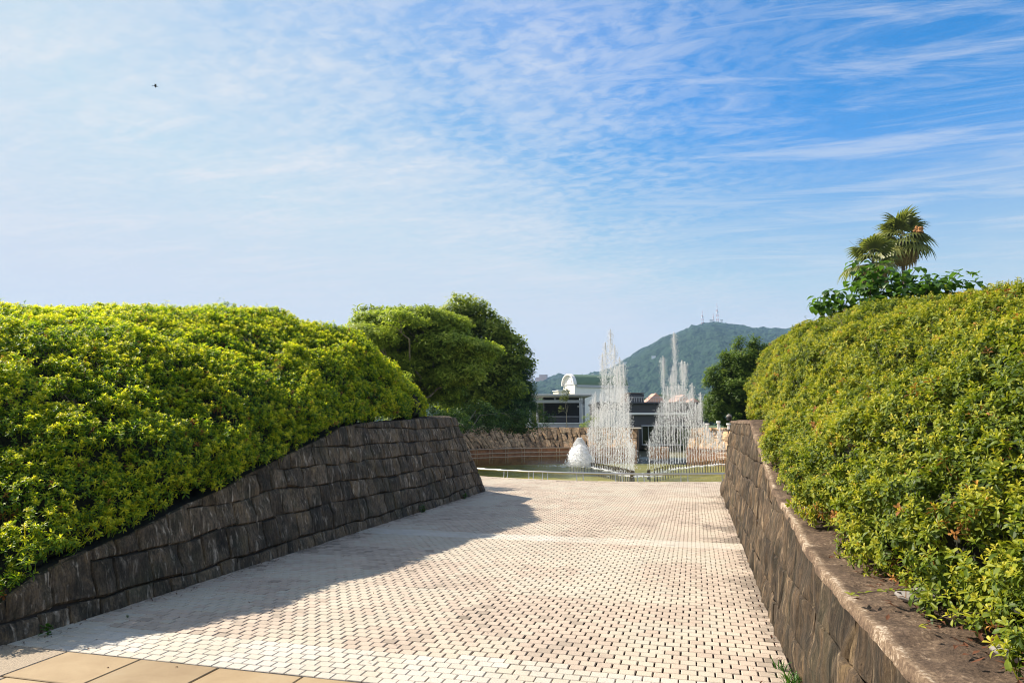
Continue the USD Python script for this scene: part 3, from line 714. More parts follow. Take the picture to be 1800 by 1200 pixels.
# ------------------------------------------------------------------ hedges
def make_leaf(L, W, bend=0.25, fold=0.25, st=(0, 0.22, 0.5, 0.78, 1.0), wd=(0.10, 0.72, 1.0, 0.72, 0.0), ang=0.6):
    """A leaf that starts at the origin and runs out along +x, rising at ang and bending down."""
    v, f = [], []
    a, p = ang, np.zeros(2)
    prev = 0.0
    for s, w in zip(st, wd):
        step = (s - prev) * L; prev = s
        p = p + step * np.array([math.cos(a), math.sin(a)]); a -= bend * (step / L) * 2
        hw = 0.5 * W * w
        up = np.array([-math.sin(a), math.cos(a)]) * fold * hw
        v += [[p[0] + up[0], hw, p[1] + up[1]], [p[0], 0, p[1]], [p[0] + up[0], -hw, p[1] + up[1]]]
    n = len(st)
    for i in range(n - 1):
        o = i * 3
        for k in (0, 1):
            f += [[o + k, o + k + 1, o + k + 4], [o + k, o + k + 4, o + k + 3]]
    return np.array(v), np.array(f)


def sprig(rng, nleaf=9, L=0.045, W=0.016, st=(0, 0.22, 0.5, 0.78, 1.0), wd=(0.10, 0.66, 1.0, 0.8, 0.0), stem=0.05):
    V, F, Tn, o = [], [], [], 0
    for k in range(nleaf):
        q = k / (nleaf - 1)                      # 0 = outer, old; 1 = centre, young
        az = k * 2.39996 + rng.normal(0, 0.2)
        l = L * (1.12 - 0.55 * q) * rng.uniform(0.85, 1.15)
        v, f = make_leaf(l, W * l / L * rng.uniform(0.9, 1.15), bend=rng.uniform(0.2, 0.6), fold=rng.uniform(0.15, 0.5), st=st, wd=wd, ang=-0.15 + 1.25 * q + rng.normal(0, 0.15))
        c, s = math.cos(az), math.sin(az)
        r = rng.normal(0, 0.15)
        v = np.stack([v[:, 0], v[:, 1] * math.cos(r) - v[:, 2] * math.sin(r), v[:, 1] * math.sin(r) + v[:, 2] * math.cos(r)], 1)
        v = np.stack([v[:, 0] * c - v[:, 1] * s, v[:, 0] * s + v[:, 1] * c, v[:, 2] + stem * (0.55 + 0.45 * q)], 1)
        V.append(v); F.append(f + o); o += len(v); Tn.append(np.full(len(v), 0.3 + 0.5 * q))
    s = tube([[0, 0, -stem * 0.6], [0.002, 0, stem]], [0.0022, 0.0012], 4, cap=False)
    V.append(s.vertices); F.append(s.faces + o); Tn.append(np.full(len(s.vertices), 0.55))
    return TM(np.vstack(V), np.vstack(F)), np.concatenate(Tn)


def superq(n, k):
    th = np.linspace(0, np.pi / 2, k)
    return np.cos(th) ** (2 / n), np.sin(th) ** (2 / n)


def hedge_surface(side):
    """Grid of points over a clipped mound that starts on the wall's top and rounds over to a broad back."""
    rows = []
    if side < 0:
        Yk = np.concatenate([np.linspace(3.2, 13.4, 70), np.full(22, 13.4)])
        ph = np.concatenate([np.zeros(70), np.linspace(0, 1.9, 22)])
    else:
        Yk = np.concatenate([np.linspace(0.2, 14.8, 90), np.full(22, 14.8)])
        ph = np.concatenate([np.zeros(90), np.linspace(0, 1.9, 22)])
    for y, p in zip(Yk, ph):
        if side < 0:
            zb = float(zl(y)) + np.interp(y, [4, 5.2, 7, 14], [0.07, 0.07, 0.06, 0.05])
            xb = PATH_L - 0.27 * float(zl(y)) - np.interp(y, [3, 4.5, 6, 9, 12, 13.4], [0.02, 0.0, -0.04, -0.03, 0.08, 0.25])
            xc = np.interp(y, [3, 4.5, 8.0, 11, 13.4], [-8.6, -8.8, -8.8, -8.1, -6.85])
            zc = np.interp(y, [3.2, 3.9, 4.5, 5.1, 5.84, 7.0, 8.4, 10.95, 12.5, 13.4], [0.15, 0.5, 1.5, 2.4, 2.92, 3.1, 3.36, 3.68, 3.46, 3.08])
            n = np.interp(y, [4, 6, 10, 13], [1.5, 1.58, 1.66, 1.9])
        else:
            zb = float(zr(y)) + 0.03
            xb = PATH_R + 0.13 * zb + np.interp(y, [0, 2.6, 4, 5, 8, 10, 14], [0.36, 0.30, 0.20, 0.16, 0.12, 0.2, 0.34])
            xc = np.interp(y, [0, 5, 10, 14.8], [3.1, 3.05, 2.9, 2.35])
            zc = np.interp(y, [0, 3, 5.3, 7.24, 8.6, 10.7, 13, 14.8], [2.05, 2.25, 2.5, 2.74, 2.92, 3.18, 3.4, 3.4])
            n = np.interp(y, [3, 7, 10, 14.8], [1.5, 1.6, 1.8, 2.3])
        cx, sz = superq(n, 26)
        # the foot of the hedge is drawn in a little under the overhang
        r = (xb - xc) * cx
        zz = zb + (zc - zb) * sz
        x = xc + r * math.cos(p); yy = y + abs(xb - xc) * cx * math.sin(p) * (1.05 if side < 0 else 1.2)
        row = list(np.stack([x, yy + 0 * x, zz], -1))
        # over the top and away
        if p == 0:
            for k, (dx, dz) in enumerate(((0.7, 0.03), (1.5, 0.0), (2.4, -0.25), (3.2, -0.8), (3.6, -1.6))):
                row.append([xc + side * dx, y, zc + dz])
        else:
            for k, t in enumerate((0.2, 0.4, 0.6, 0.8, 1.0)):
                row.append([xc + side * 3.6 * t * max(0, 1 - p / 1.9), y, zc - 1.6 * t * t])
        rows.append(row)
    return np.array(rows)


def build_hedge(side, name, label, mat, protos_n, count, seed):
    rng = np.random.default_rng(seed)
    P = hedge_surface(side)
    lump = 0.75 * (fbm(P * [2.4, 2.4, 3.4], 3, seed) - 0.5) + 0.6 * (noise(P * [0.9, 0.9, 1.6], seed + 3) - 0.5)
    S = sheet(P, flip=side > 0)
    N = S.vertex_normals
    cen = N.mean(0)
    P2 = P + (N * lump.reshape(-1, 1) * (0.46 if side < 0 else 0.52)).reshape(P.shape)
    S = sheet(P2, flip=side > 0)
    h = thing(name, label, 'hedge', (P[:, :, 0].mean(), 8, 0))
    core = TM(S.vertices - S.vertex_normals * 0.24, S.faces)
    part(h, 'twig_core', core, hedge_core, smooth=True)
    # sprigs, only where the photograph could see the hedge
    p, nn = sample_mesh(S, count, rng)
    keep = (p[:, 2] > 0.0) & ~((p[:, 0] * side > 6.3 + (4.0 if side < 0 else 0)))
    p, nn = p[keep], nn[keep]
    k = len(p)
    dep = rng.beta(1.6, 1.5, k) * 0.17 - 0.12
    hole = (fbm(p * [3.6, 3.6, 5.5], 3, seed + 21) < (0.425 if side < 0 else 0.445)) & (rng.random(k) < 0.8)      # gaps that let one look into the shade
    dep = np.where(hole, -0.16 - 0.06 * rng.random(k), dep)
    p = p + nn * dep[:, None] + rng.normal(0, 0.01, (k, 3))
    d = nn * 0.75 + np.array([0, 0, 0.55]) + rng.normal(0, 0.38, (k, 3))
    q = quat_from_z(d, rng.uniform(0, 2 * np.pi, k))
    sc = rng.uniform(0.8, 1.3, k)
    protos = []
    for i in range(protos_n):
        young = i % 4 == 0
        m, t = sprig(rng, nleaf=int(rng.integers(8, 12)), L=(0.047 if side < 0 else 0.042) * (0.85 if young else 1.0), W=0.015 if side < 0 else 0.0145,
                     wd=(0.10, 0.62, 1.0, 0.85, 0.0) if side < 0 else (0.08, 0.5, 0.95, 1.0, 0.0))
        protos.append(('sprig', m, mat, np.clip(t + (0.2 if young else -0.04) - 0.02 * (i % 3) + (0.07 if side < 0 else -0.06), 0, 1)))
    # upright young tips that stand proud of the clipped face and catch the sun
    nt = count // 4
    tp_, tn_ = sample_mesh(S, nt, rng)
    ok = (tp_[:, 2] > 0.0) & ~((tp_[:, 0] * side > 6.3 + (4.0 if side < 0 else 0))) & (fbm(tp_ * 2.6, 3, seed + 9) > 0.44) & (fbm(tp_ * [3.6, 3.6, 5.5], 3, seed + 21) > 0.43)
    tp_, tn_ = tp_[ok], tn_[ok]
    nt = len(tp_)
    tp_ = tp_ + tn_ * rng.uniform(0.01, 0.05, nt)[:, None]
    w = np.where(dep > 0.005, rng.integers(0, protos_n, k), rng.choice([j for j in range(protos_n) if j % 4], k))
    for i in range(2):
        m, t = sprig(rng, nleaf=7, L=0.04, W=0.014)
        protos.append(('dry_sprig', m, dry_leaf, t))
    off = LOC[h][0]
    d2 = tn_ * 0.35 + np.array([0, 0, 0.8]) + rng.normal(0, 0.25, (nt, 3))
    p = np.vstack([p, tp_]); q = np.vstack([q, quat_from_z(d2, rng.uniform(0, 6.283, nt))])
    sc = np.concatenate([sc, rng.uniform(0.8, 1.2, nt)]); w = np.concatenate([w, rng.choice([j for j in range(protos_n) if j % 4 == 0], nt)])
    dry = (rng.random(len(w)) < 0.012) | ((fbm(p * 5 + off * 0, 2, seed + 40) > 0.74) & (rng.random(len(w)) < 0.35))
    w = np.where(dry, protos_n + rng.integers(0, 2, len(w)), w)
    f = instancer(h + '/foliage', protos, p - off, q, sc, w)
    return h, S


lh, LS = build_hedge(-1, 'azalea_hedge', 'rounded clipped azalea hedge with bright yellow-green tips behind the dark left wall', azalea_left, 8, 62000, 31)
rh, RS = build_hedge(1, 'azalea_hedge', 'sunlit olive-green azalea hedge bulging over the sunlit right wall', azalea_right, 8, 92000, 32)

# stray shoots that hang over the mortar top of the right wall, and long shoots above both hedges
rng = np.random.default_rng(41)


def shoot(base, d, L, nleaf, leaf=0.04, rng=rng):
    t = np.linspace(0, 1, 8)
    side = np.cross(d, [0, 0, 1.0]); side /= max(np.linalg.norm(side), 1e-6)
    pts = np.array(base) + np.outer(t * L, d) + np.outer(t ** 2 * L * 0.35, [0, 0, -0.6]) + np.outer(np.sin(t * 5) * 0.01, side)
    st = tube(pts, np.linspace(0.003, 0.0014, 8), 4)
    V, F, o = [], [], 0
    for k in range(nleaf):
        i = rng.integers(2, 8)
        v, f = make_leaf(leaf * rng.uniform(0.7, 1.2), leaf * 0.4, ang=0.3)
        az = rng.uniform(0, 6.28); c, s = math.cos(az), math.sin(az)
        v = np.stack([v[:, 0] * c - v[:, 1] * s, v[:, 0] * s + v[:, 1] * c, v[:, 2]], 1) + pts[i]
        V.append(v); F.append(f + o); o += len(v)
    return st, TM(np.vstack(V), np.vstack(F))


for base, d, L, nl in (((1.0, 3.35, 0.88), (-0.9, 0.1, 0.15), 0.4, 12), ((1.02, 3.0, 0.9), (-0.8, -0.3, 0.1), 0.32, 9), ((0.98, 4.5, 0.98), (-0.85, 0.25, 0.2), 0.34, 9), ((1.0, 5.6, 1.04), (-0.9, -0.2, 0.2), 0.3, 8)):
    st, lv = shoot(base, np.array(d), L, nl)
    part(rh, 'trailing_stem', st, twig_mat, smooth=True)
    part(rh, 'trailing_leaves', lv, azalea_right, tint=0.6)
for _ in range(40):
    i = rng.integers(10, 80)
    b = LS.vertices.reshape(-1, 31, 3)[i, 24]
    st, lv = shoot(b, np.array([rng.normal(0, 0.3), rng.normal(0, 0.3), 1.0]), rng.uniform(0.12, 0.26), 7, 0.045)
    part(lh, 'shoot', st, twig_mat); part(lh, 'shoot_leaves', lv, azalea_left, tint=0.6)

for _ in range(46):      # bare and half-bare twigs that show in the right hedge
    g = RS.vertices.reshape(-1, 31, 3)
    i, j = rng.integers(30, 85), rng.integers(2, 24)
    b = g[i, j]; nrm_ = RS.vertex_normals.reshape(-1, 31, 3)[i, j]
    d = nrm_ * 0.35 + np.array([rng.normal(0, 0.5), rng.normal(0, 0.7), 0.55]); d /= np.linalg.norm(d)
    st, lv = shoot(b - nrm_ * 0.03, d, rng.uniform(0.14, 0.3), 6, 0.038)
    part(rh, 'twig', st, bark_pale); part(rh, 'twig_leaves', lv, azalea_right, tint=0.75)
for _ in range(26):      # shoots that stand above the right hedge
    i = rng.integers(40, 88)
    b = RS.vertices.reshape(-1, 31, 3)[i, int(rng.integers(18, 25))]
    st, lv = shoot(b, np.array([rng.normal(0, 0.3), rng.normal(0, 0.3), 1.0]), rng.uniform(0.12, 0.28), 9, 0.045)
    part(rh, 'shoot', st, twig_mat); part(rh, 'shoot_leaves', lv, azalea_right, tint=0.5)

# fallen leaves on the right wall top and along the foot of the left wall
def flat_leaves(pts, size, rng):
    V, F, o = [], [], 0
    for p in pts:
        v, f = make_leaf(size * rng.uniform(0.6, 1.3), size * 0.42, bend=rng.uniform(-0.4, 0.8), fold=rng.uniform(0, 0.6), ang=rng.uniform(0, 0.5), st=(0, 0.5, 1.0), wd=(0.1, 1.0, 0.0))
        az = rng.uniform(0, 6.28); c, s = math.cos(az), math.sin(az)
        V.append(np.stack([v[:, 0] * c - v[:, 1] * s, v[:, 0] * s + v[:, 1] * c, v[:, 2] + 0.003], 1) + p); F.append(f + o); o += len(v)
    return TM(np.vstack(V), np.vstack(F))


rng = np.random.default_rng(42)
ys = rng.uniform(1.2, 9, 900); xo = np.abs(rng.normal(0.3, 0.1, 900))
solo('leaf_litter', flat_leaves(np.stack([PATH_R + 0.13 * zr(ys) + xo, ys, zr(ys) + 0.03 + 0.05 * np.clip(xo - 0.3, 0, 1)], 1), 0.04, rng), dead_leaf, 'dry reddish fallen leaves on the right wall top under the hedge', 'leaf litter', kind='stuff', tint=0.5)
ys = rng.uniform(4.0, 16, 420)
solo('leaf_litter', flat_leaves(np.stack([PATH_L + 0.03 + np.abs(rng.normal(0, 0.09, 420)), ys, 0 * ys + 0.004], 1), 0.03, rng), dead_leaf, 'dry brown fallen leaves along the foot of the dark left wall', 'leaf litter', kind='stuff', tint=0.4)


for lab, (x, y), sz in (('flat grey stone lying on the right wall top under the hedge', (0.96, 3.55), (0.11, 0.07, 0.03)), ('second dark stone on the right wall top nearer the bottom of the view', (1.02, 2.75), (0.08, 0.06, 0.025))):
    m = trimesh.creation.icosphere(3, 1.0); m.vertices *= sz
    m.vertices += (fbm(m.vertices * 14, 3, 2)[:, None] - 0.5) * 0.03
    m.apply_translation([x, y, float(zr(y)) + 0.025])
    solo('loose_stone', m, rock_grey, lab, 'stone', smooth=30)


ys = rng.uniform(3.5, 16, 260)
solo('leaf_litter', flat_leaves(np.stack([PATH_R - 0.03 - np.abs(rng.normal(0, 0.07, 260)), ys, 0 * ys + 0.004], 1), 0.025, rng), dead_leaf, 'small dry leaves and grit along the foot of the sunlit right wall', 'leaf litter', kind='stuff', tint=0.5)
ys = rng.uniform(3.6, 15, 130)
solo('leaf_litter', flat_leaves(np.stack([rng.uniform(PATH_L, PATH_R, 130), ys, 0 * ys + 0.004], 1), 0.025, rng), dead_leaf, 'few dry leaves scattered over the middle of the paved path', 'leaf litter', kind='stuff', tint=0.5)
# small weeds
def weed(label, base, size, n, rng, grassy=False):
    w = thing('weed', label, 'weed', base, group=None)
    V, F, o = [], [], 0
    for k in range(n):
        az = rng.uniform(0, 6.28)
        if grassy:
            v, f = make_leaf(size * rng.uniform(0.6, 1.2), 0.008, bend=rng.uniform(0.3, 0.9), ang=rng.uniform(0.7, 1.5), wd=(0.8, 1, 0.9, 0.6, 0))
            off = rng.normal(0, size * 0.18, 2)
        else:
            v, f = make_leaf(size * rng.uniform(0.4, 0.65), size * 0.3, bend=0.5, ang=rng.uniform(0.0, 1.2), wd=(0.2, 0.8, 1, 0.8, 0.1))
            off = rng.normal(0, size * 0.16, 2)
        c, s = math.cos(az), math.sin(az)
        V.append(np.stack([v[:, 0] * c - v[:, 1] * s + off[0], v[:, 0] * s + v[:, 1] * c + off[1], v[:, 2] + (0 if grassy else rng.uniform(0, size * 0.8))], 1)); F.append(f + o); o += len(v)
    part(w, 'leaves', TM(np.vstack(V), np.vstack(F)), weed_mat, tint=0.55, local=True)
    part(w, 'stem', tube([[0, 0, -0.01], [0.004, 0.003, size * 0.8]], [0.003, 0.0015], 5), weed_mat, tint=0.2, local=True)


rng = np.random.default_rng(43)
weed('leafy green weed at the foot of the left wall near the sandstone slabs', (-4.84, 4.36, 0), 0.085, 22, rng)
weed('low green weed midway along the foot of the dark left wall', (-4.84, 11.9, 0), 0.13, 30, rng)
weed('small green weed at the far end of the dark left wall', (-4.84, 14.3, 0), 0.12, 22, rng)
weed('tiny weed between setts beside the dark left wall', (-4.62, 4.9, 0), 0.03, 9, rng)
weed('grass tuft in the corner of the right wall at the bottom of the view', (0.53, 4.72, 0), 0.13, 46, rng, True)
weed('thin sunlit grass tuft leaning from the right wall over the setts', (0.5, 5.0, 0), 0.09, 18, rng, True)

# ------------------------------------------------------------------ pool
def disc(r, z, n=96, rings=30, r0=0.0):
    th = np.linspace(0, 2 * np.pi, n + 1); rr = np.linspace(r0, r, rings)
    A, R = np.meshgrid(th, rr, indexing='ij')
    return sheet(np.stack([POOL[0] + R * np.cos(A), POOL[1] + R * np.sin(A), np.full_like(A, z)], -1), flip=True)


solo('pool_water', disc(RP + 0.02, -0.075), water_mat, kind='structure')
solo('pool_floor', disc(8.45, -0.42), pool_floor_mat, kind='structure')

WB, WT, ZB, ZT = 8.5, 9.45, 0.40, 1.44


def basin_surf(u, v):     # u: angle, v: 0 at the foot .. 1 at the top
    r = WB + (WT - WB) * v
    return np.stack([POOL[0] + r * np.cos(u), POOL[1] + r * np.sin(u), ZB + (ZT - ZB) * v], -1)


def basin_n(u, v):
    a = np.array([ZT - ZB, WT - WB]); a = a / np.linalg.norm(a)
    return np.stack([-a[0] * np.cos(u), -a[0] * np.sin(u), np.full(np.shape(u), a[1])], -1)


def basin_wall(label, t0, t1, seed):
    rng = np.random.default_rng(seed)
    w = thing('basin_wall', label, 'stone wall', (POOL[0], POOL[1], 0))
    th = np.linspace(t0, t1, 60)
    P = []
    for t in th:
        c, s = math.cos(t), math.sin(t)
        P.append([[POOL[0] + r * c, POOL[1] + r * s, z] for r, z in ((WB + 0.04, ZB - 0.05), (WT + 0.05, ZT - 0.03), (WT + 0.55, ZT - 0.03), (WT + 0.55, -0.6), (WB + 0.04, -0.6), (WB + 0.04, ZB - 0.05))])
    P = np.array(P)
    caps = [TM(P[k][:5], [[0, 1, 2], [0, 2, 3], [0, 3, 4]]) for k in (0, -1)]
    part(w, 'backing', cat([sheet(P)] + caps), mortar_brown)
    for r in range(1):
        t = t0
        while t < t1 - 0.004:
            dt = rng.uniform(0.02, 0.038)
            t2 = min(t + dt, t1)
            if t1 - t2 < 0.012:
                t2 = t1
            cut = rng.uniform(0.3, 0.72)
            for a, b in ((0.0, cut), (cut, 1.0)):
                Q = stone_piece(basin_surf, basin_n, t, t2, lambda U, a=a: a + 0 * U, lambda U, b=b: b + 0 * U, rng, n=4, m=4, proud=0.02, rough=0.0, gap=0.0025, sink=0.03, jig=0.002)
                Q = Q + basin_n(np.full(Q.shape[:2], (t + t2) / 2), 0) * rng.uniform(-0.006, 0.013)
                part(w, 'stone', sheet(Q), basin_stone, smooth=25)
            t = t2
    # riser below, of brick, and a thin ledge
    Pr = []
    for t in th:
        c, s = math.cos(t), math.sin(t)
        Pr.append([[POOL[0] + r * c, POOL[1] + r * s, z] for r, z in ((8.32, -0.5), (8.32, ZB - 0.06), (8.30, ZB - 0.055), (8.30, ZB), (WB + 0.1, ZB + 0.004))])
    part(w, 'brick_riser', sheet(np.array(Pr)), brick_red)
    return w


basin_wall('sloping tan stone wall curving round the left of the fountain pool', math.radians(91.5), math.radians(204), 51)
basin_wall('sloping tan stone wall on the right of the pool behind the right wall end', math.radians(-22), math.radians(74.5), 52)


def arc_pts(r, z, t0, t1, n):
    t = np.linspace(t0, t1, n)
    return np.stack([POOL[0] + r * np.cos(t), POOL[1] + r * np.sin(t), np.full(n, z)], 1)


bf = thing('curved_railing', 'three low brownish rails with paired bars below the left basin wall', 'railing', (POOL[0], POOL[1], 0))
for z in (0.40, 0.19, 0.0):
    part(bf, 'rail', tube(arc_pts(8.12, z, math.radians(96), math.radians(200), 70), 0.026, 6), rail_worn, smooth=True)
t = math.radians(97.5)
while t < math.radians(199):
    for dt in (0, 0.018):
        p = arc_pts(8.16, 0, t + dt, t + dt + 0.001, 2)[0]
        part(bf, 'post', tube([p + [0, 0, -0.3], p + [0, 0, 0.41]], 0.017, 6), rail_worn, smooth=True)
    t += math.radians(8.4 if int(t * 100) % 2 else 6.8)
bf2 = thing('curved_railing', 'low rails with bars below the right basin wall', 'railing', (POOL[0], POOL[1], 0))
for z in (0.40, 0.19, 0.0):
    part(bf2, 'rail', tube(arc_pts(8.12, z, math.radians(-10), math.radians(63), 50), 0.022, 6), rail_worn, smooth=True)
for t in np.arange(math.radians(-8), math.radians(63), math.radians(7.5)):
    p = arc_pts(8.16, 0, t, t + 0.001, 2)[0]
    part(bf2, 'post', tube([p + [0, 0, -0.3], p + [0, 0, 0.41]], 0.017, 6), rail_worn, smooth=True)

hr = thing('pool_handrail', 'low curved steel handrail on paired posts at the near edge of the pool', 'handrail', (POOL[0], POOL[1] - RP, 0))
RR = 7.72
part(hr, 'rail', tube(arc_pts(RR, 0.19, math.radians(203), math.radians(338), 90), 0.03, 8), steel, smooth=True)
for X in (-7.0, -6.87, -5.65, -5.52, -4.8, -4.65, -4.36, -4.2, -3.32, -3.13, -2.21, -2.02, -1.6, -1.42, -0.46, -0.27, 0.67, 0.86, 1.9, 2.05):
    dx = X - POOL[0]; t = -math.acos(dx / RR)
    c, s = math.cos(t), math.sin(t)
    pts = []
    for k in np.linspace(0, 1, 7):
        r = RR + 0.02 + 0.16 * (1 - math.cos(k * math.pi / 2))
        pts.append([POOL[0] + r * c - 0.03 * (1 - k) * (1 if X < -1 else -1), POOL[1] + r * s, 0.19 - 0.3 * math.sin(k * math.pi / 2)])
    part(hr, 'post', tube(pts, 0.016, 6), steel, smooth=True)

# ------------------------------------------------------------------ fountain: nozzles and jets
JL = [(-4.06, 27.31, 1.94), (-3.97, 27.15, 2.03), (-3.89, 26.99, 2.56), (-3.8, 26.83, 2.41), (-3.71, 26.67, 2.78), (-3.62, 26.51, 2.59), (-3.54, 26.35, 2.76), (-3.45, 26.19, 3.98), (-3.36, 26.02, 4.25), (-3.28, 25.85, 3.18),
      (-3.19, 25.68, 4.63), (-3.11, 25.52, 3.84), (-3.03, 25.35, 4.02), (-2.94, 25.18, 5.04), (-2.86, 25.01, 3.36), (-2.78, 24.81, 4.41), (-2.7, 24.59, 2.85), (-2.62, 24.38, 3.61), (-2.54, 24.17, 3.55), (-2.46, 23.95, 3.87),
      (-2.38, 23.74, 3.24), (-2.3, 23.53, 3.63), (-2.22, 23.31, 2.3), (-2.15, 23.13, 2.56), (-2.1, 23.03, 2.3), (-2.05, 22.92, 1.59), (-2.0, 22.81, 1.51), (-1.95, 22.7, 1.23)]
JR = [(-1.49, 23.42, 1.29), (-1.37, 23.97, 1.6), (-1.3, 24.4, 1.9), (-1.23, 24.82, 2.24), (-1.15, 25.24, 2.44), (-1.08, 25.67, 4.03), (-1.0, 26.01, 3.07), (-0.91, 26.34, 3.3), (-0.83, 26.66, 3.51), (-0.75, 26.99, 4.4),
      (-0.65, 27.24, 5.12), (-0.56, 27.43, 3.66), (-0.46, 27.63, 4.04), (-0.36, 27.82, 4.02), (-0.26, 28.01, 2.43), (-0.16, 28.2, 2.9), (-0.06, 28.4, 3.18), (0.04, 28.61, 2.74), (0.15, 28.82, 2.75), (0.25, 29.03, 2.84),
      (0.36, 29.23, 1.67), (0.46, 29.44, 1.61), (0.57, 29.65, 1.54), (0.68, 29.84, 1.35), (0.79, 30.03, 1.03), (0.9, 30.21, 1.27), (1.02, 30.4, 1.42), (1.13, 30.58, 0.97)]
ORD = 'first second third fourth fifth sixth seventh eighth ninth tenth eleventh twelfth thirteenth fourteenth fifteenth sixteenth seventeenth eighteenth nineteenth twentieth'.split()


def ordinal(i):
    return ORD[i] if i < 20 else 'twenty-' + ORD[i - 20] if i < 29 else 'thirtieth' if i == 29 else 'thirty-' + ORD[i - 30]


OCT = trimesh.creation.octahedron() if hasattr(trimesh.creation, 'octahedron') else None
OV = np.array([[1, 0, 0], [-1, 0, 0], [0, 1, 0], [0, -1, 0], [0, 0, 1], [0, 0, -1.0]])
OF = np.array([[0, 2, 4], [2, 1, 4], [1, 3, 4], [3, 0, 4], [2, 0, 5], [1, 2, 5], [3, 1, 5], [0, 3, 5]])


def droplets(c, r, stretch):
    v = OV[None] * r[:, None, None] * np.stack([np.ones_like(stretch), np.ones_like(stretch), stretch], -1)[:, None] + c[:, None]
    return TM(v.reshape(-1, 3), (OF[None] + 6 * np.arange(len(c))[:, None, None]).reshape(-1, 3))


def jet(x, y, top, label, group, rng, lean):
    j = thing('water_jet', label, 'water jet', (x, y, -0.075), group=group)
    H = top + 0.075
    z = np.linspace(0.1, H * 0.93, 24)
    bend = lambda z: lean[None] * (np.asarray(z)[:, None] / H) ** 2
    c = np.stack([0 * z, 0 * z, z], 1); c[:, :2] += bend(z)
    c[:, :2] += rng.normal(0, 0.004, (24, 2)) * (z / H)[:, None]
    part(j, 'strand', tube(c, 0.0095 * (1 - 0.55 * z / z.max()) * rng.uniform(0.8, 1.3, 24), 5), strand_mat, local=True, smooth=True)
    # the stream breaks up into beads above, and the beads rain down around it
    n = int(270 * H ** 1.3)
    s = rng.beta(4.0, 1.15, n)
    zz = s * H
    spread = 0.014 + 0.05 * s ** 1.5
    p = np.stack([rng.normal(0, 1.15, n) * spread, rng.normal(0, 1, n) * spread, zz], 1); p[:, :2] += bend(zz)
    r = rng.gamma(3, 0.0017, n) * (1.2 - 0.45 * s)
    m1 = droplets(p, r, rng.uniform(1.2, 3.2, n))
    k = int(130 * H)
    zz = rng.uniform(0.0, 0.93, k) ** 0.8 * H
    fall = np.sqrt(np.clip(1 - zz / H, 0, 1))
    p = np.stack([rng.normal(0, 1, k) * (0.03 + 0.09 * fall), rng.normal(0, 1, k) * (0.03 + 0.09 * fall), zz], 1); p[:, :2] += lean * (1 + 0.8 * fall[:, None])
    m2 = droplets(p, rng.gamma(3, 0.0014, k), rng.uniform(1.5, 4.0, k))
    # the frothy crown where the water turns over
    q = int(90 + 30 * H)
    th = np.abs(rng.normal(0, 0.11, q)) * H ** 0.5
    p = np.stack([rng.normal(0, 0.02, q) * (0.4 + th), rng.normal(0, 0.02, q) * (0.4 + th), H + 0.05 - th * 1.6], 1); p[:, :2] += lean
    m3 = droplets(p, rng.gamma(4, 0.0020, q), rng.uniform(1, 2, q))
    part(j, 'droplets', cat([m1, m2, m3]), spray_mat, kind='stuff', local=True)


def nozzle(x, y, label, group):
    nz = thing('fountain_nozzle', label, 'nozzle', (x, y, -0.08), group=group)
    part(nz, 'riser_pipe', tube([[0, 0, -0.3], [0, 0, 0.13]], 0.019, 8), bronze, local=True, smooth=30)
    part(nz, 'tip', tube([[0, 0, 0.13], [0, 0, 0.15], [0, 0, 0.19]], [0.025, 0.024, 0.012], 8), bronze, local=True, smooth=30)


rng = np.random.default_rng(61)
for arc, J, where in (('left', JL[::-1], 'left'), ('right', JR, 'right')):
    tall = max(range(len(J)), key=lambda i: J[i][2])
    for i, (x, y, t) in enumerate(J):
        pk = t >= max(J[max(i - 1, 0)][2], J[min(i + 1, len(J) - 1)][2])
        t = t if pk else t * (rng.uniform(0.55, 0.9) if where == 'left' else rng.uniform(0.8, 1.0))
        lab = f'tallest white water jet of the {where} fountain arc' if i == tall else f'white water jet, {ordinal(i)} from the inner end of the {where} fountain arc'
        jet(x, y, t, lab, f'water jets of the {where} arc', rng, rng.normal(0, 0.02, 2) + np.array([0.015, 0]))
        nozzle(x, y, f'short dark nozzle, {ordinal(i)} from the inner end of the {where} arc', f'nozzles of the {where} arc')
    if where == 'left':
        for k in range(7):
            s = (k + 1) / 8
            nozzle(-4.06 - 1.05 * s, 27.31 + 0.95 * s, f'short dark nozzle, {ordinal(len(J) + k)} from the inner end of the left arc', 'nozzles of the left arc')

# thick foaming spout at the left end
rng = np.random.default_rng(62)
fo = thing('foam_spout', 'thick white foaming water spout at the left end of the jets', 'water spout', (-4.5, 27.55, -0.075))
m = trimesh.creation.icosphere(5, 1.0)
v = m.vertices.copy()
zz = (v[:, 2] + 1) / 2
prof = np.interp(zz, [0, 0.1, 0.45, 0.8, 1.0], [0.5, 0.46, 0.36, 0.2, 0.03])
rad = np.linalg.norm(v[:, :2], axis=1, keepdims=True)
v2 = np.concatenate([v[:, :2] / np.maximum(rad, 1e-6) * prof[:, None] * np.minimum(1, rad * 3), zz[:, None] * 1.0], 1)
nrm = np.concatenate([v[:, :2], 0.3 * v[:, 2:]], 1)
v2 += nrm * ((fbm(v2 * [9, 9, 5.0], 5, 3) - 0.5) * 0.6)[:, None]
part(fo, 'foam_body', TM(v2, m.faces), foam_mat, local=True, smooth=True)
n = 5000
zz = rng.uniform(0, 1.12, n)
rr = np.interp(zz, [0, 0.1, 0.45, 0.8, 1.15], [0.58, 0.53, 0.42, 0.25, 0.06]) * (0.82 + 0.45 * rng.random(n) ** 2.5)
th = rng.uniform(0, 6.283, n)
